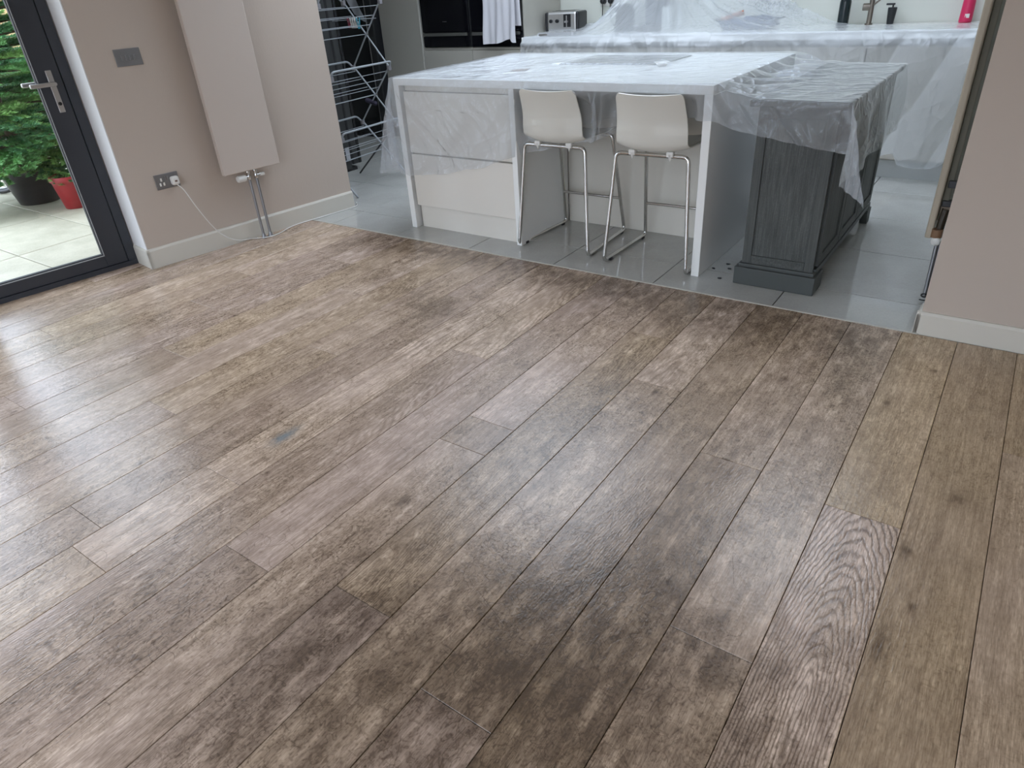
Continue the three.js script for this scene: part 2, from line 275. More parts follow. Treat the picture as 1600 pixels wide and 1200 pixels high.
for (const [SK2, nm, lb] of [[SK, 'window_1', 'flat roof light above the sideboard end of the kitchen'], [SL, 'window_4', 'flat roof light above the drawer end of the island'], [SR, 'added_window_2', 'added unseen roof light in the ceiling of the room, for fill light']]) {
  const SK = SK2, w = struct(nm, lb, null);
  part('frame', [bx(SK[0] - 0.05, SK[1] + 0.05, CH + 0.3, CH + 0.36, SK[2] - 0.05, SK[2] + 0.04), bx(SK[0] - 0.05, SK[1] + 0.05, CH + 0.3, CH + 0.36, SK[3] - 0.04, SK[3] + 0.05), bx(SK[0] - 0.05, SK[0] + 0.04, CH + 0.3, CH + 0.36, SK[2] + 0.04, SK[3] - 0.04), bx(SK[1] - 0.04, SK[1] + 0.05, CH + 0.3, CH + 0.36, SK[2] + 0.04, SK[3] - 0.04)], M.anthracite, w);
  part('pane', new THREE.PlaneGeometry(SK[1] - SK[0] - 0.08, SK[3] - SK[2] - 0.08).rotateX(-Math.PI / 2).translate((SK[0] + SK[1]) / 2, CH + 0.33, (SK[2] + SK[3]) / 2), M.glass, w);
}
// skirtings
function skirt(len, h = 0.118, t = 0.016) {        // along local z from 0, face towards +x
  const s = new THREE.Shape(); s.moveTo(0, 0); s.lineTo(t, 0); s.lineTo(t, h - 0.012); s.lineTo(t - 0.006, h - 0.001); s.lineTo(0, h); s.closePath();
  return new THREE.ExtrudeGeometry(s, { depth: len, bevelEnabled: false });
}
{
  const g1 = skirt(1.49 + 0.016).translate(0, 0, -1.49);
  const g2 = skirt(0.19 + 0.016).rotateY(-Math.PI / 2).translate(0.016, 0, 0);
  struct('baseboard_left', 'off-white skirting board under the radiator wall', [g1, g2], M.skirting, ...atWall);
  const s2 = skirt(2.1 + 0.014, 0.10, 0.014).rotateY(-Math.PI / 2).translate(0, 0, 0);
  struct('baseboard_right', 'off-white skirting board on the right wall', [s2.clone().translate(5.85, 0, -0.012), skirt(0.1, 0.10, 0.014).rotateY(Math.PI).translate(3.752, 0, 0.002)], M.skirting);
}
struct('trim_2', 'door reveal face with the light from the door put into its pale colour', bx(-0.196, -0.001, 0.0, 2.3, 0.0005, 0.006), mat(lin(0.72, 0.71, 0.70), 0.6), ...atWall);  // paler face over the wall paint: door light on the reveal set as colour
// glazed doors, leaf by leaf
function doorLeaf(d, s0, s1, handle) {             // sash between s0 and s1, local wall axes
  const h = 2.24, w = 0.118, x0 = -0.262, x1 = -0.20;
  part('stile', rb(x0, x1, 0.03, h, s0, s0 + w, 0.003), M.anthracite, d); part('stile', rb(x0, x1, 0.03, h, s1 - w, s1, 0.003), M.anthracite, d);
  part('rail', rb(x0, x1, 0.03, 0.098, s0 + w, s1 - w, 0.003), M.anthracite, d); part('rail', rb(x0, x1, h - 0.1, h, s0 + w, s1 - w, 0.003), M.anthracite, d);
  part('seal', [bx(x1 - 0.028, x1 - 0.004, 0.098, h - 0.1, s0 + w, s0 + w + 0.007), bx(x1 - 0.028, x1 - 0.004, 0.098, h - 0.1, s1 - w - 0.007, s1 - w), bx(x1 - 0.028, x1 - 0.004, 0.098, 0.105, s0 + w, s1 - w)], M.gasket, d);
  part('bead', [bx(x1 - 0.004, x1 + 0.002, 0.098, h - 0.1, s0 + w - 0.001, s0 + w + 0.003), bx(x1 - 0.004, x1 + 0.002, 0.095, 0.100, s0 + w, s1 - w)], mat(lin(0.35, 0.36, 0.37), 0.4), d, 'thin pale glazing bead');
  part('pane', new THREE.PlaneGeometry(s1 - s0 - 2 * w, h - 0.198).rotateY(Math.PI / 2).translate(x1 - 0.03, (h - 0.002) / 2, (s0 + s1) / 2), M.tinted, d);
  if (!handle) return;
  for (const [o, dir] of [[x1, 1], [x0, -1]]) {
    const g = part('handle', [rb(o - 0.004, o + 0.004, 0.90, 1.11, s0 + 0.038, s0 + 0.068, 0.003), cyl(0.011, 0.011, 0.045).rotateZ(-Math.PI / 2 * dir).translate(o, 1.045, s0 + 0.053), rb(o + dir * 0.043 - 0.008, o + dir * 0.043 + 0.008, 1.034, 1.056, s0 + 0.045, s0 + 0.175, 0.007, 3)], M.satin, d, 'satin lever handle on a long plate');
    part('keyhole', cyl(0.009, 0.009, 0.006).rotateZ(-Math.PI / 2 * dir).translate(o + dir * 0.004, 0.945, s0 + 0.053), M.blackPlastic, g);
  }
}
{
  const d = struct('door_1', 'anthracite glazed patio door with satin lever handle', null, null, ...atWall);
  part('frame', [bx(-0.27, -0.196, 0, 2.3, 0.012, 0.062), bx(-0.27, -0.196, 2.24, 2.3, 0.062, 3.75), bx(-0.30, -0.192, -0.02, 0.028, 0.012, 3.75), bx(-0.27, -0.196, 0, 2.3, 3.70, 3.75)], M.anthracite, d);
  doorLeaf(d, 0.066, 0.97, true);
  for (let k = 1; k < 4; k++) { const e = struct('door_' + (k + 1), 'anthracite glazed folding door leaf beside the patio door', null, null, ...atWall); doorLeaf(e, 0.066 + k * 0.91, 0.97 + k * 0.91 - (k === 3 ? 0.05 : 0), false); }
}
console.log('shell done');

// ---------- things on the left wall ----------
{
  const r = thing('radiator', 'tall flat off-white vertical radiator on the left wall', 'radiator', ...atWall);
  part('panel', rb(0.062, 0.10, 0.442, 2.0, -0.925, -0.54, 0.006, 3), M.radiator, r);
  for (const y of [0.6, 1.7]) part('bracket', bx(0.0005, 0.064, y, y + 0.04, -0.85, -0.62), M.radiator, r);
  for (const s of [-0.708, -0.757]) {
    part('valve', [lathe([[0, 0], [0.013, 0], [0.013, 0.02], [0.009, 0.022], [0.009, 0.04], [0.014, 0.042], [0.014, 0.06], [0, 0.06]], 12).translate(0.07, 0.385, s), cyl(0.009, 0.009, 0.03, 10).rotateX(Math.PI / 2 * (s > -0.73 ? 1 : -1)).translate(0.07, 0.402, s)], M.chrome, r);
    part('pipe', rod([0.07, 0.0, s], [0.07, 0.39, s], 0.0085, 12), M.brushed, r);
    part('pipe_collar', lathe([[0.009, 0.03], [0.014, 0.012], [0.02, 0.0]], 14).translate(0.07, 0.001, s), M.brushed, r);
  }
  part('thermostat_head', lathe([[0, 0], [0.018, 0], [0.021, 0.006], [0.021, 0.05], [0.017, 0.058], [0, 0.058]], 20).rotateX(Math.PI / 2).translate(0.07, 0.40, -0.685), M.whitePlastic, r, 'white thermostatic valve head');
  part('lockshield_cap', lathe([[0, 0], [0.012, 0], [0.012, 0.028], [0, 0.03]], 14).rotateX(-Math.PI / 2).translate(0.07, 0.40, -0.785), M.whitePlastic, r);
  const sw = thing('light_switch', 'brushed steel light switch plate beside the glazed door', 'switch', ...atWall);
  part('plate', rb(0, 0.006, 1.097, 1.182, -0.303, -0.164, 0.002), M.brushed, sw);
  for (let i = 0; i < 4; i++) part('rocker', rb(0.005, 0.011, 1.125, 1.152, -0.272 + i * 0.022, -0.259 + i * 0.022, 0.002), M.brushed, sw);
  const so = thing('power_socket', 'brushed steel double socket low on the left wall', 'socket', ...atWall);
  part('plate', rb(0, 0.006, 0.433, 0.518, -0.303, -0.163, 0.002), M.brushed, so);
  part('insert', [rb(0.005, 0.008, 0.478, 0.496, -0.204, -0.194, 0.001), rb(0.005, 0.008, 0.452, 0.47, -0.215, -0.205, 0.001), rb(0.005, 0.008, 0.452, 0.47, -0.193, -0.183, 0.001)], M.whitePlastic, so, 'white pin holes of the socket');
  for (const s of [-0.222, -0.235]) part('rocker', rb(0.005, 0.011, 0.482, 0.503, s - 0.005, s + 0.004, 0.001), M.brushed, so);
  const pl = thing('plug', 'white plug pushed into the double socket', 'plug', ...atWall);
  part('body', rb(0.006, 0.042, 0.447, 0.497, -0.292, -0.246, 0.012, 4), M.whitePlastic, pl);
  part('fuse_cover', rb(0.041, 0.044, 0.466, 0.476, -0.276, -0.262, 0.001), mat(lin(0.2, 0.12, 0.1), 0.5), pl);
  single('cable', 'thin white cable looping from the plug down along the skirting', 'cable', curve([[0.03, 0.45, -0.27], [0.05, 0.42, -0.29], [0.055, 0.30, -0.335], [0.05, 0.17, -0.395], [0.035, 0.08, -0.46], [0.028, 0.022, -0.55], [0.028, 0.006, -0.64], [0.095, 0.006, -0.72], [0.095, 0.006, -0.80], [0.03, 0.006, -0.95], [0.026, 0.006, -1.2], [0.026, 0.006, -1.42], [0.022, 0.007, -1.50], [-0.06, 0.006, -1.56]], 0.0032, 160, 6), M.whitePlastic, ...atWall);
}

// ---------- kitchen: utility corner and tall units ----------
{
  const f = thing('fridge_freezer', 'tall black fridge freezer just behind the end of the radiator wall', 'fridge', [-0.88, 0, 0]);
  part('body', rb(-0.62, 0, 0.02, 1.85, -1.185, -0.63, 0.006), M.darkGrey, f);
  part('seal', bx(-0.61, -0.006, 0.06, 1.84, -1.215, -1.184), M.gasket, f);
  part('door', rb(-0.62, 0, 0.05, 1.85, -1.275, -1.205, 0.012, 3), M.darkGrey, f);
  part('door_edge', rb(-0.61, 0.004, 0.05, 1.85, -1.305, -1.272, 0.01, 3), M.blackGloss, f);
  part('foot', [cyl(0.02, 0.02, 0.03).translate(-0.05, 0, -1.2), cyl(0.02, 0.02, 0.03).translate(-0.55, 0, -1.2), bx(-0.6, -0.01, 0.0, 0.03, -1.25, -0.7)], M.blackPlastic, f);
  const st = dataTex(64, 96, (i, j) => { const line = j % 9 < 3 && i > 6 && i < 58 && noise(i * 0.5, Math.floor(j / 9) * 3.3) > 0.4; const v = line ? 90 : 190; return [v, v, v + 6]; });
  part('sticker', bx(0, 0.0015, 0.09, 0.205, -1.178, -1.135), new THREE.MeshStandardMaterial({ map: st, roughness: 0.5 }), f, 'white printed energy sticker');
  const c = thing('tall_cupboard', 'tall black gloss cupboard at the back of the utility corner', 'cupboard', [0, 0, 0]);
  part('carcass', bx(-2.78, -1.605, 0.0, 2.3, -3.12, -2.42), M.blackSatin, c);
  part('door', rb(-2.2, -1.69, 0.03, 2.28, -2.42, -2.395, 0.003), M.blackGloss, c); part('door', rb(-2.77, -2.205, 0.03, 2.28, -2.42, -2.395, 0.003), M.blackGloss, c);
  part('filler', rb(-1.682, -1.606, 0.0, 2.28, -2.42, -2.398, 0.002), M.darkGrey, c); part('edge_strip', bx(-1.689, -1.683, 0.03, 2.28, -2.405, -2.392), M.satin, c);
}
const stoneM = M.stone;
{
  const l = thing('larder_unit', 'tall greige larder cupboard left of the ovens', 'cupboard', [0, 0, 0]);
  part('carcass', bx(-1.60, -1.068, 0, 2.3, -3.12, -2.522), stoneM, l);
  part('door', rb(-1.598, -1.082, 0.1, 2.28, -2.522, -2.5, 0.003), stoneM, l);
  part('edge_strip', bx(-1.078, -1.066, 0.0, 2.3, -2.53, -2.497), mat(lin(0.62, 0.60, 0.55), 0.4), l, 'pale edge strip');
  const o = thing('oven_housing', 'greige tall housing with drawers below the two black ovens', 'cupboard', [0, 0, 0]);
  part('carcass', [bx(-1.06, 0.128, 0, 0.86, -3.12, -2.522), bx(-1.06, 0.128, 0.86, 2.3, -3.12, -2.60), bx(-1.06, -1.046, 0.86, 2.3, -2.6, -2.52), bx(0.114, 0.128, 0.86, 2.3, -2.6, -2.52), bx(-1.06, 0.128, 1.85, 2.3, -2.6, -2.52)], stoneM, o);
  for (const [a, b] of [[-1.058, -0.462], [-0.458, 0.124]]) { const d = part('drawer', rb(a, b, 0.10, 0.835, -2.522, -2.5, 0.003), stoneM, o); part('finger_rail', bx(a, b, 0.84, 0.858, -2.522, -2.512), stoneM, d); }
  for (const [a, b, lab] of [[-1.044, -0.478, 'black glass built-in oven beside the larder cupboard'], [-0.448, 0.112, 'black glass built-in oven behind the hanging towel']]) {
    const v = thing('oven', lab, 'oven', [0, 0, 0], 0, 'built-in ovens');
    part('body', bx(a, b, 0.866, 1.46, -2.59, -2.522), M.blackSatin, v);
    part('door', rb(a, b, 0.99, 1.34, -2.522, -2.498, 0.003), M.blackGloss, v);
    part('warming_drawer', rb(a, b, 0.866, 0.955, -2.522, -2.498, 0.003), M.blackGloss, v);
    part('trim', rb(a, b - 0.03, 0.958, 0.984, -2.52, -2.497, 0.002), mat(lin(0.10, 0.10, 0.09), 0.4), v, 'dark grey trim strip');
    part('control_panel', rb(a, b, 1.345, 1.46, -2.522, -2.498, 0.003), M.blackGloss, v);
    part('handle', bent([[a + 0.05, 1.31, -2.5], [a + 0.05, 1.31, -2.455], [b - 0.05, 1.31, -2.455], [b - 0.05, 1.31, -2.5]], 0.008, 0.02, 40), M.satin, v);
    part('badge', bx((a + b) / 2 - 0.025, (a + b) / 2 + 0.025, 1.075, 1.082, -2.498, -2.4968), M.brushed, v);
  }
  part('pilaster', rb(-0.478 + 0.002, -0.448 - 0.002, 0.866, 1.85, -2.6, -2.51, 0.002), M.darkGrey, o);
  const tw = grid(30, 40, (u, v) => {
    const x = -0.25 + 0.33 * u + 0.006 * Math.sin(v * 5) + 0.02 * v * (u - 0.5), fold = 0.012 * Math.sin(u * 13 + v * 2) + 0.008 * Math.sin(u * 29 + 1), bot = 0.89 + 0.03 * sst(0.4, 0.8, u) * (1 - sst(0.8, 0.95, u)) + 0.01 * u;
    return [x, lerp(1.325, bot, v), -2.438 + fold * (0.3 + 0.7 * v)];
  });
  const tb = grid(30, 20, (u, v) => [-0.14 + 0.26 * u + 0.01 * v, lerp(1.325, 1.03, v), -2.47 + 0.008 * Math.sin(u * 15)]);
  const cap = grid(30, 8, (u, v) => { const a = Math.PI * v; return [-0.25 + lerp(0.33 * u, 0.11 + 0.26 * u, v), 1.325 + 0.012 * Math.sin(a), -2.455 + 0.016 * Math.cos(a)]; });
  const lm = mat(lin(0.62, 0.61, 0.64), 0.95, { side: THREE.DoubleSide });
  const tws = thing('tea_towel', 'creased pale grey towel hanging over the oven handle', 'towel'); part('front_fall', [tw, cap], lm, tws); part('back_fall', tb, lm, tws);
}

// ---------- back counter ----------
{
  single('worktop', 'long white worktop along the kitchen back wall', 'worktop', rb(0.13, 4.77, 0.89, 0.937, -3.125, -2.455, 0.004), M.worktop);
  const names = ['first white base unit, next to the ovens', 'white base unit behind the island hob', 'white base unit behind the sideboard', 'white base unit below the dark bottle, under the plastic sheet', 'white base unit at the far right end of the counter'];
  for (let k = 0; k < 5; k++) {
    const a = 0.14 + k * 0.925, u = thing('base_unit', names[k], 'cupboard', [0, 0, 0], 0, 'base units of the back counter');
    part('carcass', bx(a, a + 0.92, 0.12, 0.885, -3.12, -2.52), M.gloss, u);
    part('plinth', bx(a, a + 0.923, 0.0, 0.118, -2.54, -2.52), mat(lin(0.55, 0.56, 0.55), 0.35), u);
    for (const [p, q] of [[a + 0.002, a + 0.459], [a + 0.463, a + 0.92]]) part('door', rb(p, q, 0.13, 0.845, -2.52, -2.498, 0.003), M.gloss, u);
    part('finger_rail', bx(a, a + 0.92, 0.85, 0.885, -2.52, -2.51), mat(lin(0.3, 0.3, 0.29), 0.4), u);
  }
  // toaster
  const t = thing('toaster', 'steel two-slot toaster with black dials on the back counter', 'toaster', [0.32, 0.937, -2.9], 0.12);
  part('body', rb(-0.15, 0.15, 0.012, 0.175, -0.1, 0.1, 0.03, 5), M.satin, t);
  part('end_cap', [rb(0.13, 0.165, 0.01, 0.17, -0.1, 0.1, 0.02, 4), rb(-0.165, -0.13, 0.01, 0.17, -0.1, 0.1, 0.02, 4)], M.blackPlastic, t);
  part('slot', [bx(-0.11, 0.11, 0.172, 0.1765, -0.05, -0.02), bx(-0.11, 0.11, 0.172, 0.1765, 0.02, 0.05)], M.blackPlastic, t);
  for (const x of [-0.1, -0.04]) part('dial', cyl(0.016, 0.014, 0.02).rotateX(Math.PI / 2).translate(x, 0.10, 0.098), M.blackPlastic, t);
  const lv = part('lever_plate', bx(0.02, 0.09, 0.05, 0.15, 0.099, 0.102), M.blackPlastic, t); part('lever', [rb(0.045, 0.055, 0.05, 0.14, 0.1, 0.106, 0.002), rb(0.035, 0.065, 0.085, 0.1, 0.1, 0.125, 0.003)], M.satin, lv);
  const d = thing('power_socket', 'white double socket on the back wall above the toaster', 'socket', [0.62, 1.17, -3.13]);
  part('plate', rb(-0.075, 0.075, -0.045, 0.045, 0, 0.009, 0.003), M.whitePlastic, d);
  for (const x of [-0.05, 0.02]) part('rocker', rb(x, x + 0.015, 0.018, 0.036, 0.008, 0.012, 0.001), M.whitePlastic, d);
  for (const [x, lab] of [[-0.036, 'black plug on the left of the kitchen wall socket'], [0.04, 'black plug on the right of the kitchen wall socket']]) {
    const p = thing('plug', lab, 'plug', [0.62 + x, 1.165, -3.12]); part('body', lathe([[0, 0.045], [0.018, 0.044], [0.024, 0.03], [0.026, 0], [0, 0]], 18).rotateX(Math.PI / 2), M.blackPlastic, p);
    part('cord', curve([[0, -0.02, 0.03], [0.004, -0.08, 0.035], [x * 0.3, -0.15, 0.03], [x * 2, -0.22, 0.06]], 0.004, 30, 6), M.blackPlastic, p);
  }
  // wrapped things under the sheet
  const k = thing('kettle', 'dark kettle with curved handle under the plastic sheet', 'kettle', [0.89, 0.937, -2.93]);
  part('body', lathe([[0, 0], [0.085, 0], [0.088, 0.02], [0.075, 0.16], [0.06, 0.2], [0, 0.21]]), M.darkGrey, k); part('handle', bent([[0.065, 0.19, 0], [0.13, 0.2, 0], [0.13, 0.04, 0], [0.08, 0.03, 0]], 0.009, 0.03, 40), M.satin, k); part('spout', cyl(0.022, 0.014, 0.06, 12).rotateZ(0.9).translate(-0.06, 0.15, 0), M.darkGrey, k);
  const cm = thing('coffee_machine', 'tall dark coffee machine wrapped under the plastic sheet', 'coffee machine', [1.14, 0.937, -2.95]);
  part('base', rb(-0.09, 0.09, 0, 0.04, -0.13, 0.13, 0.01), M.darkGrey, cm); part('column', rb(-0.08, 0.08, 0.04, 0.42, -0.13, -0.01, 0.015), mat(lin(0.10, 0.11, 0.13), 0.4), cm); part('head', rb(-0.085, 0.085, 0.28, 0.43, -0.12, 0.11, 0.02), mat(lin(0.16, 0.15, 0.16), 0.4), cm); part('spout', cyl(0.015, 0.02, 0.05).translate(0, 0.23, 0.06), M.satin, cm);
  const cn = (x, r, h, lab) => { const c = thing('canister', lab, 'canister', [x, 0.937, -2.86]); part('body', lathe([[0, 0], [r, 0], [r, h], [r * 0.9, h + 0.005], [0, h + 0.005]]), mat(lin(0.55, 0.56, 0.53), 0.4), c); part('lid', lathe([[0, h + 0.03], [r * 0.3, h + 0.028], [r * 0.35, h + 0.012], [r * 0.95, h + 0.01], [r * 0.95, h], [0, h]]), M.satin, c); };
  cn(1.31, 0.05, 0.17, 'wide pale canister under the plastic sheet'); cn(1.415, 0.022, 0.13, 'slim pale canister beside the wide one under the sheet');
  const ir = thing('roasting_tin', 'blue grey oven dish under the plastic sheet', 'dish', [1.98, 0.937, -2.86], 0.05);
  part('dish', lathe([[0, 0.006], [0.2, 0.006], [0.25, 0.07], [0.255, 0.07], [0.205, 0], [0, 0]], 4).rotateY(Math.PI / 4).scale(1.15, 1, 0.65), mat(lin(0.10, 0.14, 0.24), 0.4), ir); part('handle', [bent([[0.2, 0.06, -0.04], [0.26, 0.075, -0.04], [0.26, 0.075, 0.04], [0.2, 0.06, 0.04]], 0.006), bent([[-0.2, 0.06, -0.04], [-0.26, 0.075, -0.04], [-0.26, 0.075, 0.04], [-0.2, 0.06, 0.04]], 0.006)], M.darkGrey, ir);
  const sk = thing('folded_cloth', 'folded navy cloth heaped in the oven dish under the sheet', 'cloth', [2.05, 0.95, -2.86], 0.1);
  part('cloth', grid(28, 20, (u, v) => { const a = u * 2 - 1, b = v * 2 - 1, e = Math.max(0, 1 - a * a) * Math.max(0, 1 - b * b); return [a * 0.15, 0.012 + 0.075 * Math.pow(e, 0.45) * (0.8 + 0.25 * noise(u * 5, v * 5)), b * 0.09]; }), mat(lin(0.045, 0.07, 0.15), 0.9, { side: THREE.DoubleSide }), sk);
  single('food_packet', 'orange packet lying across the oven dish under the sheet', 'packet', rb(-0.09, 0.09, 0, 0.035, -0.03, 0.03, 0.012, 3).rotateZ(0.28), mat(lin(0.42, 0.16, 0.09), 0.5), [1.86, 1.012, -2.84], 0.2);
  single('chopping_board', 'dark rounded board lying on the counter under the sheet', 'board', rb(-0.17, 0.17, 0, 0.022, -0.11, 0.11, 0.01, 3), mat(lin(0.10, 0.09, 0.08), 0.6), [0.44, 0.9375, -2.62], 0.15);
  // free-standing things right of the sheet
  const b1 = thing('bottle', 'dark glass bottle on the back counter against the wall', 'bottle', [2.62, 0.937, -3.03]);
  part('body', lathe([[0, 0], [0.036, 0], [0.039, 0.006], [0.039, 0.15], [0.034, 0.175], [0.016, 0.198], [0.014, 0.205]]), mat(lin(0.012, 0.02, 0.022), 0.15), b1); part('pump', [lathe([[0.015, 0.20], [0.015, 0.235], [0.005, 0.24], [0.005, 0.275], [0.012, 0.28], [0, 0.285]]), rb(-0.04, 0.01, 0.27, 0.282, -0.008, 0.008, 0.003)], M.blackPlastic, b1);
  const tp = thing('tap', 'bronze kitchen tap standing at the sink', 'tap', [2.80, 0.937, -3.02]);
  const bz = new THREE.MeshStandardMaterial({ color: lin(0.22, 0.19, 0.16), roughness: 0.35, metalness: 0.8 });
  part('column', [cyl(0.026, 0.026, 0.01).translate(0, 0, 0), cyl(0.017, 0.017, 0.3)], bz, tp); part('spout', bent([[0, 0.3, 0], [0, 0.42, 0], [0, 0.42, 0.2], [0, 0.34, 0.2]], 0.012, 0.1, 50), bz, tp); part('handle', [cyl(0.024, 0.024, 0.05).rotateZ(Math.PI / 2).translate(-0.005, 0.115, 0.0), rod([0.0, 0.115, 0], [0.06, 0.165, 0.02], 0.006)], bz, tp);
  const b2 = thing('soap_dispenser', 'small black pump dispenser beside the bronze tap', 'dispenser', [2.935, 0.937, -3.05]);
  part('body', lathe([[0, 0], [0.022, 0], [0.03, 0.1], [0.028, 0.106], [0, 0.106]]), M.blackSatin, b2); part('nozzle', [cyl(0.006, 0.006, 0.03).translate(0, 0.1, 0), rb(-0.045, 0.012, 0.12, 0.132, -0.008, 0.008, 0.003)], M.blackPlastic, b2);
  const b3 = thing('detergent_bottle', 'bright pink detergent bottle at the right end of the counter', 'bottle', [3.40, 0.937, -3.03]);
  part('body', lathe([[0, 0], [0.036, 0], [0.04, 0.01], [0.037, 0.13], [0.03, 0.18], [0.014, 0.21], [0.014, 0.215]]), mat(lin(0.62, 0.02, 0.10), 0.3), b3); part('cap', lathe([[0.016, 0.212], [0.016, 0.25], [0.006, 0.258], [0, 0.258]]), M.whitePlastic, b3); part('front_label', rb(-0.006, 0.022, 0.03, 0.055, 0.034, 0.039, 0.002), M.whitePlastic, b3);
}

// ---------- island ----------
{
  const w = thing('island_worktop', 'white island worktop with waterfall ends, half under plastic sheet', 'worktop', [0, 0, 0]);
  part('top', rb(0.742, 2.728, 0.872, 0.913, -1.46, -0.188, 0.003), M.worktop, w);
  part('end_panel', rb(0.742, 0.784, 0, 0.8725, -1.46, -0.188, 0.003), M.worktop, w); part('end_panel', rb(2.686, 2.728, 0, 0.8725, -1.46, -0.188, 0.003), M.worktop, w);
  part('support_panel', rb(1.590, 1.626, 0, 0.8725, -0.735, -0.188, 0.003), M.worktop, w);
  const d = thing('drawer_unit', 'white gloss drawer unit at the left of the island', 'drawers', [0, 0, 0]);
  part('carcass', bx(0.80, 1.588, 0.145, 0.868, -0.72, -0.235), M.gloss, d); part('filler', bx(0.786, 0.80, 0.0, 0.868, -0.72, -0.24), mat(lin(0.30, 0.28, 0.24), 0.6), d);
  part('finger_rail', bx(0.80, 1.588, 0.842, 0.868, -0.235, -0.225), M.gloss, d);
  part('drawer', rb(0.802, 1.586, 0.484, 0.838, -0.235, -0.202, 0.004), M.gloss, d); part('drawer', rb(0.802, 1.586, 0.150, 0.474, -0.235, -0.202, 0.004), M.gloss, d);
  part('plinth', bx(0.80, 1.588, 0.0, 0.145, -0.29, -0.235), M.gloss, d);
  const b = thing('island_cupboards', 'cream gloss back panel of the island behind the two stools', 'cupboard', [0, 0, 0]);
  part('panel', rb(1.628, 2.684, 0.0, 0.8715, -0.755, -0.737, 0.002), mat(lin(0.66, 0.62, 0.55), 0.1), b); part('carcass', bx(0.80, 2.684, 0.1, 0.8715, -1.42, -0.757), M.gloss, b);
  for (let k = 0; k < 3; k++) part('door', rb(0.80 + k * 0.629, 1.425 + k * 0.629, 0.12, 0.86, -1.445, -1.421, 0.003), M.gloss, b);
  const h = thing('hob', 'black glass hob on the island under the plastic sheet', 'hob', [0, 0, 0]);
  part('glass', rb(1.50, 2.16, 0.913, 0.919, -1.32, -0.86, 0.003), M.blackGloss, h); part('ring', [[1.68, -1.2, 0.08], [1.98, -1.2, 0.1], [1.68, -0.98, 0.1], [1.98, -0.98, 0.08]].map(([x, z, r]) => new THREE.TorusGeometry(r, 0.0015, 4, 40).rotateX(Math.PI / 2).translate(x, 0.9195, z)), M.darkGrey, h);
}

{
  const b = thing('small_bowl', 'small pale bowl making a bump under the island sheet', 'bowl', [2.19, 0.9135, -0.82]);
  part('bowl', lathe([[0, 0], [0.02, 0], [0.04, 0.022], [0.037, 0.022], [0.018, 0.004], [0, 0.004]]), M.whitePlastic, b); part('foot_ring', lathe([[0.018, 0], [0.022, 0], [0.022, 0.003], [0.018, 0.003]]), M.whitePlastic, b);
  single('coaster', 'small brown coaster under the sheet on the island top', 'coaster', rb(-0.045, 0.045, 0, 0.005, -0.04, 0.04, 0.002), mat(lin(0.22, 0.14, 0.09), 0.7), [1.406, 0.9135, -0.574], 0.4);
}
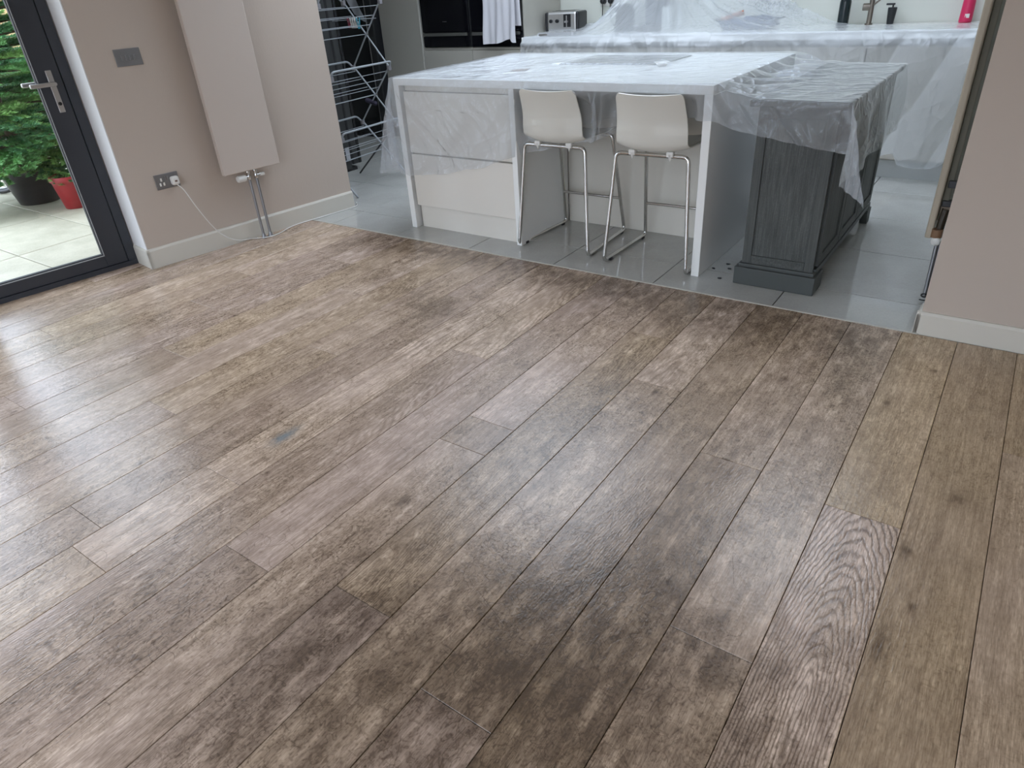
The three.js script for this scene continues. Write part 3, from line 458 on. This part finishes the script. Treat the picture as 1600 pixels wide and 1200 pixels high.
// ---------- grey sideboard ----------
{
  const S = 2048, gm = dataTex(256, 512, (i, j) => { const a = noise(i * 0.9, j * 0.03), b = noise(i * 0.25 + 7, j * 0.012), c = noise(i * 0.05, j * 0.01 + 4), p = noise(i * 1.7, j * 0.2), v = 72 + 24 * (a - 0.5) + 20 * (b - 0.5) + 16 * (c - 0.5) + (p > 0.78 ? 16 : 0); return [v * 0.97, v, v * 0.965]; });
  const gw = new THREE.MeshPhysicalMaterial({ map: gm, roughness: 0.55, bumpMap: gm, bumpScale: 0.0006 }), gp = mat(lin(0.062, 0.068, 0.065), 0.5);
  const s = thing('sideboard', 'grey washed wooden sideboard standing beside the island', 'sideboard', [0, 0, 0]);
  const x0 = 2.93, x1 = 3.265, z0 = -1.455, z1 = -0.222, yt = 0.83;
  part('carcass', bx(x0 + 0.01, x1 - 0.01, 0.09, yt, z0 + 0.01, z1 - 0.014), gw, s);
  for (const [a, b] of [[x0, x0 + 0.042], [x1 - 0.042, x1]]) part('stile', rb(a, b, 0.1, yt, z1 - 0.016, z1, 0.002), gw, s);
  part('rail', rb(x0 + 0.042, x1 - 0.042, 0.1, 0.145, z1 - 0.016, z1, 0.002), gw, s); part('rail', rb(x0 + 0.042, x1 - 0.042, yt - 0.05, yt, z1 - 0.016, z1, 0.002), gw, s);
  part('end_panel', rb(x0 + 0.04, x1 - 0.04, 0.14, yt - 0.04, z1 - 0.02, z1 - 0.008, 0.002), gw, s);
  part('top', rb(x0 - 0.035, x1 + 0.04, yt, 0.857, z0 - 0.03, z1 + 0.035, 0.006, 3), gw, s);
  const sk = (pts) => { const sh = new THREE.Shape(); pts.forEach(([a, b], i) => (i ? sh.lineTo(a, b) : sh.moveTo(a, b))); return sh; };
  part('plinth', [rb(x0 - 0.025, x1 + 0.022, 0.0, 0.088, z1 - 0.03, z1 + 0.03, 0.004), rb(x0 - 0.012, x1 + 0.01, 0.086, 0.104, z1 - 0.03, z1 + 0.014, 0.004), rb(x1 - 0.02, x1 + 0.022, 0, 0.088, z1 - 0.12, z1 - 0.02, 0.004)], gp, s, 'moulded grey plinth');
  part('foot', new THREE.ExtrudeGeometry(sk([[0, 0], [0.06, 0], [0.1, 0.07], [0.1, 0.088], [0, 0.088]]), { depth: 0.04, bevelEnabled: false }).rotateY(-Math.PI / 2).translate(x1 + 0.02, 0, z0), gp, s); part('foot', rb(x0 - 0.02, x0 + 0.03, 0, 0.09, z0, z0 + 0.08, 0.004), gp, s);
  part('base_rail', rb(x1 - 0.02, x1 + 0.012, 0.086, 0.115, z0, z1 - 0.02, 0.004), gp, s);
  for (let k = 0; k < 3; k++) {
    const a = z1 - 0.03 - (k + 1) * 0.395, d = part('door', [rb(x1 - 0.012, x1 + 0.004, 0.125, yt - 0.02, a + 0.004, a + 0.389, 0.002)], gw, s);
    part('door_frame', [rb(x1, x1 + 0.012, 0.125, yt - 0.02, a + 0.004, a + 0.05, 0.002), rb(x1, x1 + 0.012, 0.125, yt - 0.02, a + 0.343, a + 0.389, 0.002), rb(x1, x1 + 0.012, 0.125, 0.175, a + 0.05, a + 0.343, 0.002), rb(x1, x1 + 0.012, yt - 0.07, yt - 0.02, a + 0.05, a + 0.343, 0.002)], gw, d);
  }
}

// ---------- bar stools ----------
function stool(label, x, z, turn) {
  const g = thing('bar_stool', label, 'stool', [x, 0, z], turn, 'bar stools at the island');
  // shell: profile in (z, y) from the top of the back to the front lip
  const prof = new THREE.CatmullRomCurve3([V(0, 0.872, 0.285), V(0, 0.82, 0.266), V(0, 0.74, 0.247), V(0, 0.68, 0.246), V(0, 0.632, 0.236), V(0, 0.604, 0.20), V(0, 0.600, 0.12), V(0, 0.603, 0.0), V(0, 0.612, -0.12), V(0, 0.610, -0.17), V(0, 0.590, -0.198)], false, 'centripetal');
  const half = (t) => { const back = lerp(0.172, 0.186, sst(0, 0.3, t)), w = lerp(back, 0.195, sst(0.3, 0.6, t)); const a = Math.min(1, t / 0.05), b = Math.min(1, (1 - t) / 0.09); return w * (0.90 + 0.10 * Math.sqrt(Math.max(0, 1 - (1 - a) ** 2))) * (0.86 + 0.14 * Math.sqrt(Math.max(0, 1 - (1 - b) ** 2))); };
  const nu = 28, nv = 72, T = 0.0055;
  const face = (u, v, off) => {
    const p = prof.getPointAt(v), tg = prof.getTangentAt(v), n = V(0, tg.z, -tg.y), a = u * 2 - 1, h = half(v);   // n points outwards (behind and below)
    const dish = sst(0.02, 0.25, v) * (1 - sst(0.55, 0.8, v)), c = 0.020 * a * a * (1 - 0.4 * dish) + 0.018 * dish * Math.pow(Math.abs(a), 2.6);
    return [a * h, p.y + (-n.y) * c + n.y * off - 0.006 * a * a * (1 - sst(0, 0.06, v)) * 0, p.z - n.z * c + n.z * off];
  };
  const o = grid(nu, nv, (u, v) => face(u, v, T)), i = grid(nu, nv, (u, v) => face(1 - u, v, 0));
  const rim = grid(200, 1, (u, v) => { const L = u * 4, e = Math.min(3, Math.floor(L)), f = L - e, q = e === 0 ? [f, 0] : e === 1 ? [1, f] : e === 2 ? [1 - f, 1] : [0, 1 - f]; return face(q[0], q[1], v ? T : 0); });
  const seatM = stoolM; part('seat', [o, i, rim], seatM, g);
  const r = 0.0105, yb = 0.586;
  for (const s of [-1, 1]) {
    part('side_frame', bent([[s * 0.12, yb, 0.205], [s * 0.192, yb, 0.205], [s * 0.234, 0.013, 0.252], [s * 0.208, 0.013, -0.248], [s * 0.175, yb + 0.005, -0.135], [s * 0.10, yb + 0.005, -0.135]], r, 0.03, 120, 12), M.chrome, g);
    for (const [px, pz] of [[0.225, 0.19], [0.208, -0.20]]) part('foot_pad', rb(s * px - 0.012, s * px + 0.012, 0, 0.014, pz - 0.014, pz + 0.014, 0.004), M.blackPlastic, g);
    part('clip', [new THREE.ConeGeometry(0.014, 0.035, 12).rotateX(Math.PI).translate(s * 0.10, yb - 0.008, 0.212), rb(s * 0.1 - 0.018, s * 0.1 + 0.018, yb - 0.004, yb + 0.022, 0.19, 0.222, 0.005)], M.whitePlastic, g);
  }
  part('back_rail', rod([-0.122, yb, 0.205], [0.122, yb, 0.205], r, 12), M.chrome, g); part('front_rail', rod([-0.102, yb + 0.005, -0.135], [0.102, yb + 0.005, -0.135], r, 12), M.chrome, g);
  part('footrest', rod([-0.195, 0.215, -0.206], [0.195, 0.215, -0.206], 0.008, 12), M.chrome, g);
  return g;
}
const stoolM = mat(lin(0.68, 0.65, 0.58), 0.08);
stool('glossy white bar stool with chrome legs beside the island drawers', 1.845, -0.436, 0);
stool('glossy white bar stool with chrome legs nearest the grey sideboard', 2.425, -0.410, 0.03);

// ---------- plastic sheets ----------
{
  // sheet over island and sideboard: laid flat in (a, b), a along x, b towards the room; edges hang down
  const ZF = -0.172, ZB = -1.47, XL = 0.735, XE = 3.312;
  const hang = [[0.55, 0.56], [0.735, 0.555], [0.80, 0.56], [1.12, 0.53], [1.42, 0.465], [1.60, 0.405], [1.8, 0.36], [2.0, 0.31], [2.12, 0.285], [2.2, 0.26], [2.3, 0.22], [2.5, 0.17], [2.745, 0.150], [2.94, 0.150], [3.107, 0.165], [3.312, 0.20], [3.40, 0.33], [3.7, 0.36]];
  const hl = (x) => { for (let i = 1; i < hang.length; i++) if (x <= hang[i][0]) return lerp(hang[i - 1][1], hang[i][1], (x - hang[i - 1][0]) / (hang[i][0] - hang[i - 1][0])); return 0.36; };
  const top = (x, z) => {
    const isl = 0.9165, sb = 0.8605, e = sst(2.728, 2.90, x);
    let y = lerp(isl, sb, e) - 0.03 * Math.exp(-(((x - 2.80) / 0.05) ** 2)) * (0.6 + 0.4 * Math.sin(z * 5));
    if (x > 1.47 && x < 2.19 && z > -1.35 && z < -0.83) y = Math.max(y, 0.9225);
    const w = 0.004 * fbm(x * 5 + z * 3, z * 9 - x * 2, 3) + 0.007 * Math.pow(Math.max(0, noise(x * 3 + z * 10, z * 2.2 - x) - 0.55), 1.2) + 0.0035 * Math.abs(noise(x * 7 + 30, z * 30 + x * 9) - 0.5);
    y += 0.026 * Math.exp(-(((x - 2.19) ** 2 + (z + 0.82) ** 2) / 0.004)) + 0.008 * Math.exp(-(((x - 1.406) ** 2 + (z + 0.574) ** 2) / 0.004));
    const gap = Math.exp(-(((x - 2.85) / 0.13) ** 2)) * 0.03 * Math.abs(Math.sin(z * 16 + x * 22 + 2 * noise(z * 4, x * 3))) * sst(-1.4, -0.3, -Math.abs(z + 0.9) - 0.2);
    return y + w + gap;
  };
  const flat = (a, b) => {
    const over = b - ZF, right = a - XE, left = XL - a, x = clamp(a, XL, XE), z = Math.min(b, ZF);
    if (over <= 0 && right <= 0 && left <= 0) return [a, top(a, b), b];
    const y0 = top(x, Math.max(z, ZB));
    const f0 = 0; const f1 = noise(a * 9 + 4, 3.1) + 0.5 * noise(a * 23, 7.7), f2 = noise(a * 5 - over * 9 + 4, over * 5), fd = noise((a + over * 0.9) * 9, (over - a * 0.6) * 5);
    if (over > 0 && right <= 0 && left <= 0) {
      const knee = sst(1.60, 1.65, a) * (1 - sst(2.62, 2.68, a)), bunch = Math.exp(-(((a - 2.15) / 0.055) ** 2));
      let zz = ZF - 0.004 + sst(0, 0.12, over) * (0.045 * Math.max(0, fd - 0.25) + 0.02 * Math.abs(f1 - 0.75) + 0.022 * Math.pow(1 - Math.abs(2 * noise((a - over * 1.1) * 8 + 3, over * 1.5 + 2) - 1), 4) + 0.010 * Math.pow(1 - Math.abs(2 * noise((a - over * 0.7) * 21 + 8, over * 3 + 5) - 1), 4));
      zz -= knee * (1 - 0.85 * bunch) * 0.10 * sst(0.044, 0.12, over); zz += bunch * (0.02 + 0.025 * Math.sin(a * 150)) * sst(0.02, 0.1, over);
      if (a > 2.74) zz += 0.012 * Math.sin(a * 18 + over * 14) * sst(0, 0.1, over) - 0.03 * Math.exp(-(((a - 2.82) / 0.06) ** 2));
      if (knee < 0.5 && zz < -0.183) zz = -0.183 + 0.2 * (zz + 0.183) * 0;
      const nx = a + 0.02 * Math.sin(over * 9 + a * 4) * sst(0.05, 0.3, over) * (a < 2.7 ? 1 : 0) - bunch * (a - 2.15) * 0.5 * sst(0, 0.15, over);
      return [nx, y0 - over, zz];
    }
    if (over <= 0 && right > 0) return [XE + 0.004 + 0.02 * noise(b * 6, right * 6) * sst(0, 0.1, right) + 0.012 * Math.sin(b * 13 + right * 6) * sst(0, 0.2, right), y0 - right, b];
    if (over <= 0 && left > 0) return [XL - 0.004 - 0.09 * sst(0, 0.5, left) - 0.015 * noise(b * 8, left * 4), y0 - left, b + 0.02 * Math.sin(left * 8)];
    if (right > 0) {   // front right corner: a pointed flap
      const m = Math.min(over, right), q = Math.max(over, right); return [XE + 0.006 + m * 0.36 + 0.01 * noise(m * 30, q * 8), y0 - q * 0.98 - m * 0.12, ZF + m * 0.30 + 0.012 * noise(q * 14, m * 20)];
    }
    const m = Math.min(over, left), q = Math.max(over, left); return [XL - 0.004 - m * 0.22 - 0.012 * noise(q * 12, m * 9), y0 - q, ZF + m * 0.12 + 0.012 * noise(m * 15, q * 8)];
  };
  const NU = 420, NV = 260, flatUv = [];
  const as = []; for (let i = 0; i <= NU; i++) as.push(lerp(0.735 - 0.54, 3.312 + 0.34, i / NU));
  const g = grid(NU, NV, (u, v) => {
    const a = as[Math.round(u * NU)], right = Math.max(0, a - XE), sideLen = 1 ;
    const b1 = ZF + hl(clamp(a, 0.6, 3.65)) + 0.012 * (noise(a * 14, 2) - 0.5), nb = 0.70;
    const b = v < nb ? lerp(ZB + 0.005, ZF, v / nb) : lerp(ZF, b1, (v - nb) / (1 - nb));
    flatUv.push(a / 1.7, b / 1.7);
    const sway = right > 0 ? 1 - 0.35 * sst(-0.3, -1.4, b) * 0 : 1;
    return flat(XE + right * sway > a ? a : a, b);
  });
  g.setAttribute('uv', new THREE.Float32BufferAttribute(flatUv, 2));
  single('plastic_sheet', 'clear plastic dust sheet draped over the island and grey sideboard', 'plastic sheet', g, M.film);
}
{
  // sheet over the back counter: tented over the wrapped things, hanging in front of the units
  const pk = [[0.13, 0.945], [0.25, 0.97], [0.45, 0.985], [0.6, 1.01], [0.72, 1.10], [0.85, 1.25], [1.0, 1.42], [1.25, 1.40], [1.5, 1.30], [1.75, 1.20], [2.0, 1.14], [2.25, 1.09], [2.42, 1.02], [2.56, 0.97], [2.75, 0.945], [3.0, 0.943], [4.4, 0.943]];
  const low = [[0.13, 0.45], [1.0, 0.3], [2.2, 0.2], [2.8, 0.16], [3.1, 0.15], [3.22, 0.19], [3.26, 0.12], [3.42, 0.095], [3.52, 0.13], [3.6, 0.25], [4.4, 0.3]];
  const li = (t, x) => { for (let i = 1; i < t.length; i++) if (x <= t[i][0]) return lerp(t[i - 1][1], t[i][1], (x - t[i - 1][0]) / (t[i][0] - t[i - 1][0])); return t.at(-1)[1]; };
  const g = grid(520, 150, (u, v) => {
    const x = lerp(0.16, 4.2, u), p = li(pk, x), zb = lerp(-3.0, -2.84, sst(2.4, 2.9, x)) + 0.02 * noise(x * 4, 1), tilt = x - 1.05;
    const ray = (q) => { const c = (x - 1.15) / (0.22 + 0.85 * q); return Math.pow(1 - Math.abs(2 * noise(c * 7 + 50, 3.3) - 1), 5) * 0.030 + Math.pow(1 - Math.abs(2 * noise(c * 17 + 9, 8.1) - 1), 5) * 0.014; };
    const fold = (q) => Math.pow(Math.abs(noise((x - 1.05) * (9 - 2.2 * q) + 40, 2 + q * 0.6) - 0.5) * 2, 0.8);
    let y, z, xx = x;
    if (v < 0.5) {                     // from the back down to the worktop edge
      const q = v / 0.5, sag = p > 1.0 ? 0.10 * (p - 0.94) : 0;
      z = lerp(zb, -2.447, q); y = lerp(p, 0.9415, Math.pow(q, p > 1.0 ? 0.82 : 0.5)) - sag * Math.sin(q * Math.PI) + (0.028 * (fold(q) - 0.4) + 0.012 * noise(x * 30, q * 4)) * sst(0, 0.25, p - 0.94) * (1 - q) + 0.006 * noise(x * 22 - z * 8, z * 6) + ray(q) * sst(0.02, 0.2, p - 0.94) * (1 - 0.75 * q);
      y = Math.max(y, 0.9405); if (x > 0.27 && x < 0.62 && z > -2.75 && z < -2.5) y = Math.max(y, 0.966 + 0.004 * noise(x * 20, z * 20));
    } else {
      const q = (v - 0.5) / 0.5, b = li(low, x) + 0.012 * noise(x * 17, 4), d = sst(0, 0.12, q);
      y = lerp(0.9405, b, q); z = -2.447 + d * (0.018 * Math.sin(x * 7 + q * 3 + 2 * noise(x * 2, q)) + 0.02 * noise((x - q * 0.5) * 11, q * 1.5) + 0.02) + 0.01 * fold(0.3) * d + 0.6 * ray(1 + q * 0.5) * d * sst(2.9, 2.2, x);
      if (x > 2.9) z += 0.03 * d * Math.abs(Math.sin((x + q * 0.35) * 10)) ; xx = x + (x > 2.9 ? 0.05 * Math.sin(q * 3) * (3.4 - x) : 0);
    }
    return [xx, y, z];
  });
  { const q = g.attributes.uv; for (let i = 0; i < q.count; i++) q.setXY(i, q.getX(i) * 2.4, q.getY(i) * 0.9); }
  single('plastic_sheet', 'clear plastic dust sheet tented over the back counter and hanging to its plinth', 'plastic sheet', g, M.filmDouble);
}
console.log('sheets done');

// ---------- clothes airer ----------
{
  const a = thing('clothes_airer', 'tall grey folding clothes airer with three tiers of wire', 'clothes airer', [-0.44, 0, -1.17], 0.10);
  const P = M.rackPaint, D = 0.66;                 // depth of the second scissor
  const xs = [-0.305, 0.225], X = [-0.185, 0.175], Y = [0.43, 0.845, 1.30, 1.75];
  for (const z of [0, D]) {
    part('leg', rod([xs[0], 0.004, z], [X[1], Y[0], z + 0.012], 0.0075), M.darkGrey, a); part('leg', rod([xs[1], 0.004, z - 0.012], [X[0], Y[0], z - 0.012], 0.0075), P, a);
    for (let k = 0; k < 3; k++) { part('strut', rod([X[0], Y[k], z], [X[1], Y[k + 1], z], 0.006), P, a); part('strut', rod([X[1], Y[k], z - 0.012], [X[0], Y[k + 1], z - 0.012], 0.006), P, a); }
    for (let k = 0; k < 3; k++) for (const x of X) part('joint', [new THREE.SphereGeometry(0.014, 12, 8).scale(1, 1, 0.8).translate(x, Y[k], z), rb(x - 0.012, x + 0.012, Y[k] - 0.02, Y[k] + 0.016, z - 0.02, z + 0.012, 0.004)], mat(lin(0.22, 0.21, 0.22), 0.5), a);
  }
  for (let k = 0; k < 3; k++) {
    for (const s of [0, 1]) part('tier_tube', bent([[X[s], Y[k], 0], [X[s] + (s ? 0.03 : -0.05), Y[k] + 0.045, 0.0], [X[s] + (s ? 0.02 : -0.05), Y[k] + 0.045, D], [X[s], Y[k], D]], 0.0075, 0.045, 70), P, a);
    for (const t of [0.06, 0.2, 0.34, 0.48]) for (const s of [0, 1]) { const x = lerp(X[s], X[1 - s], t), y = lerp(Y[k], k ? Y[k - 1] : 0.0, t); part('wire', rod([x, y, 0.01], [x, y, D - 0.01], 0.0026, 5), P, a); }
  }
  // pegs hanging on the airer
  const pegAt = [[-0.045, 1.19, 0.02, 'dark red clothes peg on the airer', lin(0.20, 0.02, 0.04)], [-0.015, 1.19, 0.02, 'white clothes peg next to the dark red one', lin(0.62, 0.6, 0.57)], [0.008, 1.19, 0.02, 'white clothes peg in the middle of the row', lin(0.62, 0.6, 0.57)], [0.030, 1.19, 0.02, 'white clothes peg next to the turquoise one', lin(0.62, 0.6, 0.57)], [0.058, 1.185, 0.02, 'turquoise clothes peg on the airer', lin(0.05, 0.28, 0.36)]];
  for (const [x, y, z, lab, c] of pegAt) {
    const p = thing('clothes_peg', lab, 'clothes peg', [-0.44 + x - 0.05, y - 0.06, -1.12 + z], 0.1 + x * 3, 'pegs clipped on the airer'); const m = mat(c, 0.5);
    part('jaw', rb(-0.007, -0.001, 0, 0.075, -0.006, 0.006, 0.002).rotateZ(0.12), m, p); part('jaw', rb(0.001, 0.007, 0, 0.075, -0.006, 0.006, 0.002).rotateZ(-0.12), m, p); part('spring', new THREE.TorusGeometry(0.005, 0.0012, 5, 14).translate(0, 0.045, 0.006), M.chrome, p);
  }
  single('peg_line', 'thin grey peg rail across the airer', 'rail', rod([-0.72, 1.183, -1.10], [-0.27, 1.19, -1.13], 0.003, 6), P);
  single('grey_cloth', 'small grey cloth hanging at the top of the airer', 'cloth', grid(12, 16, (u, v) => [-0.60 + u * 0.13 + v * 0.10, 1.42 - v * 0.20 - u * 0.06, -1.13 + 0.008 * Math.sin(u * 6 + v * 4)]), mat(lin(0.20, 0.21, 0.23), 0.9, { side: THREE.DoubleSide }));
  single('dark_sock', 'dark purple sock hanging on the airer below the pegs', 'sock', new THREE.CapsuleGeometry(0.018, 0.09, 6, 14).rotateZ(1.35).translate(0, 0, 0), mat(lin(0.04, 0.035, 0.06), 0.9), [-0.50, 0.59, -1.17]);
}

// ---------- folded table behind the right wall ----------
{
  const t = thing('folding_table', 'tan folding table on end behind the right wall', 'table', [0, 0, 0]);
  const tanM = mat(lin(0.44, 0.37, 0.28), 0.5);
  part('table_top', rb(3.668, 3.696, 0.29, 1.9, -0.95, -0.36, 0.008, 3), tanM, t);
  part('under_frame', [rb(3.696, 3.722, 0.36, 1.8, -0.93, -0.40, 0.004)], mat(lin(0.17, 0.155, 0.115), 0.6), t);
  for (const g of [rb(3.705, 3.75, 0.505, 0.535, -0.42, -0.385, 0.003), rb(3.70, 3.745, 0.425, 0.45, -0.42, -0.385, 0.003)]) part('bracket', g, M.blackPlastic, t, 'black hinge bracket');
  part('bracket', [rb(3.70, 3.74, 0.395, 0.425, -0.41, -0.385, 0.003)], mat(lin(0.25, 0.19, 0.13), 0.4), t);
  part('leg', [rod([3.715, 0.3, -0.375], [3.722, 0.42, -0.375], 0.016, 14)], mat(lin(0.04, 0.03, 0.02), 0.25), t); part('collar', cyl(0.022, 0.022, 0.035).translate(3.712, 0.30, -0.362), mat(lin(0.24, 0.13, 0.07), 0.5), t);
  part('end_cap', [lathe([[0, 0.012], [0.014, 0.012], [0.019, 0.006], [0.019, 0], [0, 0]]).rotateX(Math.PI / 2).translate(3.716, 0.285, -0.35)], M.whitePlastic, t, 'white end cap');
  part('leg', [rod([3.722, 0.28, -0.36], [3.728, 0.035, -0.345], 0.008, 12), rod([3.735, 0.28, -0.365], [3.738, 0.03, -0.35], 0.006, 12)], M.brushed, t); part('foot', [new THREE.TorusGeometry(0.011, 0.0035, 8, 16).rotateX(0.5).translate(3.727, 0.035, -0.342), new THREE.TorusGeometry(0.010, 0.003, 8, 16).rotateX(1.2).translate(3.724, 0.014, -0.338)], M.darkGrey, t);
}

// crumbs of dirt on the tiles beside the sideboard
for (const [x, z, lab] of [[2.80, -0.42, 'dark speck of debris nearest the island end panel'], [2.83, -0.36, 'dark speck of debris midway between island and sideboard'], [2.83, -0.215, 'dark speck of debris near the plank floor edge'], [2.755, -0.33, 'tiny dark speck against the island end panel']]) single('crumb', lab, 'crumb', new THREE.IcosahedronGeometry(0.009, 1).scale(1.2, 0.4, 0.7).translate(0, 0.0036, 0), M.blackSatin, [x, 0, z], x * 9, 'dark specks on the tiles');

// ---------- garden ----------
{
  const p = struct('patio', 'pale stone patio outside the glazed door', null);
  part('base', bx(-14, -0.55, -0.3, -0.062, -6, 12), mat(lin(0.3, 0.29, 0.27), 0.9), p);
  const pm = [0, 1, 2].map((v) => new THREE.MeshPhysicalMaterial({ map: dataTex(256, 256, (i, j) => { const a = fbm(i * 0.03 + v * 30, j * 0.03, 4), b = noise(i * 0.7, j * 0.7), c = 178 + 30 * (a - 0.5) + 12 * (b - 0.5); return [c, c - 5, c - 24]; }), roughness: 0.6 }));
  for (let i = 0; i < 9; i++) for (let j = -4; j < 8; j++) { const x1 = -0.56 - i * 0.9, z0 = 1.377 + j * 0.6 - 0.0; part('paver', slab(x1 - 0.896, x1 - 0.004, z0 + 0.004, z0 + 0.596, 0.03, 0.003, (x, z) => [x * 1.1 + i * 0.3, z * 1.1 + j * 0.7]).translate(0, -0.032, 0), pm[(i * 2 + j * 5 + 30) % 3], p); }
  const fenceM = mat(lin(0.40, 0.27, 0.13), 0.8), f = thing('garden_fence', 'tan timber fence at the end of the garden', 'fence', [0, 0, 0]);
  for (let i = 0; i < 60; i++) part('fence_board', bx(-10.6, -10.57, -0.05, 1.9 + 0.01 * (i % 3), -5 + i * 0.2, -5 + i * 0.2 + 0.19), fenceM, f); for (let i = 0; i < 7; i++) part('fence_post', bx(-10.69, -10.6, -0.05, 1.95, -5 + i * 2, -4.9 + i * 2), fenceM, f);
  // fir tree: trunk, boughs with needles
  const fir = (name, label, x, z, h, rad, s0) => {
    seed = s0; const t = thing(name, label, 'tree', [x, -0.03, z]);
    part('trunk', cyl(0.05, 0.012, h, 10), mat(lin(0.10, 0.065, 0.04), 0.9), t);
    const cols = [lin(0.13, 0.32, 0.10), lin(0.07, 0.21, 0.08), lin(0.24, 0.44, 0.13)].map((c) => mat(c, 0.6, { side: THREE.DoubleSide }));
    const Q = new THREE.Quaternion(), up = V(0, 1, 0);
    let count = 0;
    for (let y = 0.32; y < h - 0.1; y += h * 0.034) {
      const n = Math.round(lerp(11, 5, y / h)); for (let k = 0; k < n; k++) {
        const az = k / n * 6.283 + count++ * 0.9 + R(-0.2, 0.2), L = rad * Math.pow(1 - y / h, 0.8) * R(0.8, 1.12) + 0.12, rise = lerp(-0.18, 0.5, y / h);
        const dir = V(Math.cos(az), rise, Math.sin(az)).normalize(), side = V(-Math.sin(az), 0, Math.cos(az)), o = V(0, y, 0), pos = [], nor = [];
        const needle = (b, d, l) => { const w = V().crossVectors(d, V(R(-1, 1), R(-1, 1), R(-1, 1))).normalize().multiplyScalar(0.0042), e = b.clone().addScaledVector(d, l); pos.push(b.x - w.x, b.y - w.y, b.z - w.z, b.x + w.x, b.y + w.y, b.z + w.z, e.x, e.y, e.z); };
        const twig = (b, d, l) => { const m = Math.ceil(l / 0.006); const s2 = V().crossVectors(d, up).normalize(), u2 = V().crossVectors(s2, d); for (let q = 0; q < m; q++) { const c = b.clone().addScaledVector(d, l * q / m); for (let e = 0; e < 4; e++) { const an = R(-0.5, 3.64), nd = s2.clone().multiplyScalar(Math.cos(an)).addScaledVector(u2, Math.sin(an) * 0.7).addScaledVector(d, 0.75).normalize(); needle(c, nd, R(0.026, 0.044)); } } };
        const at = (s) => o.clone().addScaledVector(dir, L * s).add(V(0, -0.10 * L * s * s, 0));
        twig(at(0.25), dir, L * 0.75);
        for (let s = 0.22; s < 0.97; s += 0.085 / Math.max(0.5, L)) for (const sg of [-1, 1]) twig(at(s), dir.clone().multiplyScalar(0.65).addScaledVector(side, sg * 0.75).add(V(0, R(-0.12, 0.1), 0)).normalize(), (0.10 + 0.32 * L * (1 - s)) * R(0.7, 1.1));
        const g = new THREE.BufferGeometry(); g.setAttribute('position', new THREE.Float32BufferAttribute(pos, 3)); g.setAttribute('uv', new THREE.Float32BufferAttribute(new Float32Array(pos.length / 3 * 2), 2)); g.computeVertexNormals();
        const b = part('bough', g, cols[Math.floor(R(0, 2.99))], t); part('branch', rod([o.x, o.y, o.z], at(0.9).toArray(), 0.006, 5), mat.wood, b);
      }
    }
    return t;
  };
  mat.wood = mat(lin(0.10, 0.065, 0.04), 0.9);
  fir('fir_tree', 'bushy green fir tree in a black pot outside the door', -2.95, 0.60, 2.3, 0.72, 31);
  fir('fir_tree', 'green fir tree further back behind the bicycle', -5.6, -0.2, 2.0, 1.1, 77);
  const pot = (lab, x, z, r, h, m) => { const t = thing('plant_pot', lab, 'pot', [x, -0.03, z]); part('pot', lathe([[0, 0], [r * 0.72, 0], [r, h - 0.04], [r * 1.07, h - 0.04], [r * 1.07, h], [r * 0.97, h], [r * 0.9, h - 0.06], [0, h - 0.06]]), m, t); part('soil', new THREE.CircleGeometry(r * 0.92, 24).rotateX(-Math.PI / 2).translate(0, h - 0.05, 0), mat(lin(0.03, 0.02, 0.014), 0.95), t); };
  pot('black plastic pot holding the fir tree', -2.95, 0.58, 0.22, 0.30, M.blackSatin); pot('red pot beside the black pot under the fir tree', -2.40, 0.52, 0.13, 0.26, mat(lin(0.30, 0.012, 0.018), 0.4));
  pot('dark pot holding the fir tree behind the bicycle', -5.6, -0.2, 0.2, 0.28, M.blackSatin);
  const bk = thing('bicycle', 'black bicycle parked on the patio, wheel at the image edge', 'bicycle', [-3.62, -0.03, 0.62], 0.5);
  for (const x of [0, -1.02]) { const w = part('tyre', new THREE.TorusGeometry(0.318, 0.022, 10, 60).translate(x, 0.34, 0), M.blackPlastic, bk); part('rim', new THREE.TorusGeometry(0.292, 0.009, 6, 60).translate(x, 0.34, 0), M.brushed, w); part('spokes', [...Array(20)].map((_, i) => rod([x, 0.34, (i % 2) * 0.04 - 0.02], [x + 0.29 * Math.cos(i * 0.3142), 0.34 + 0.29 * Math.sin(i * 0.3142), 0], 0.0012, 4)), M.brushed, w).userData.kind = 'stuff'; part('hub', cyl(0.02, 0.02, 0.1).rotateX(Math.PI / 2).translate(x, 0.34, -0.05), M.brushed, w); }
  part('fork', [rod([0, 0.34, 0.045], [-0.14, 0.75, 0.03], 0.012), rod([0, 0.34, -0.045], [-0.14, 0.75, -0.03], 0.012), rod([-0.13, 0.72, 0], [-0.2, 0.98, 0], 0.018)], M.blackSatin, bk);
  part('frame', [rod([-0.17, 0.86, 0], [-0.62, 0.33, 0], 0.02), rod([-0.18, 0.9, 0], [-0.78, 0.85, 0], 0.017), rod([-0.62, 0.33, 0], [-0.82, 0.95, 0], 0.017), rod([-1.02, 0.34, 0.05], [-0.62, 0.33, 0.02], 0.01), rod([-1.02, 0.34, 0.05], [-0.79, 0.86, 0.02], 0.009)], M.blackSatin, bk);
  part('saddle', rb(-0.95, -0.7, 0.95, 1.0, -0.07, 0.07, 0.025, 4), M.blackPlastic, bk); part('handlebar', bent([[-0.24, 1.0, -0.26], [-0.2, 1.0, 0], [-0.24, 1.0, 0.26]], 0.013, 0.05, 30), M.blackSatin, bk);
}
console.log('garden done');
renderer.render(scene, camera);
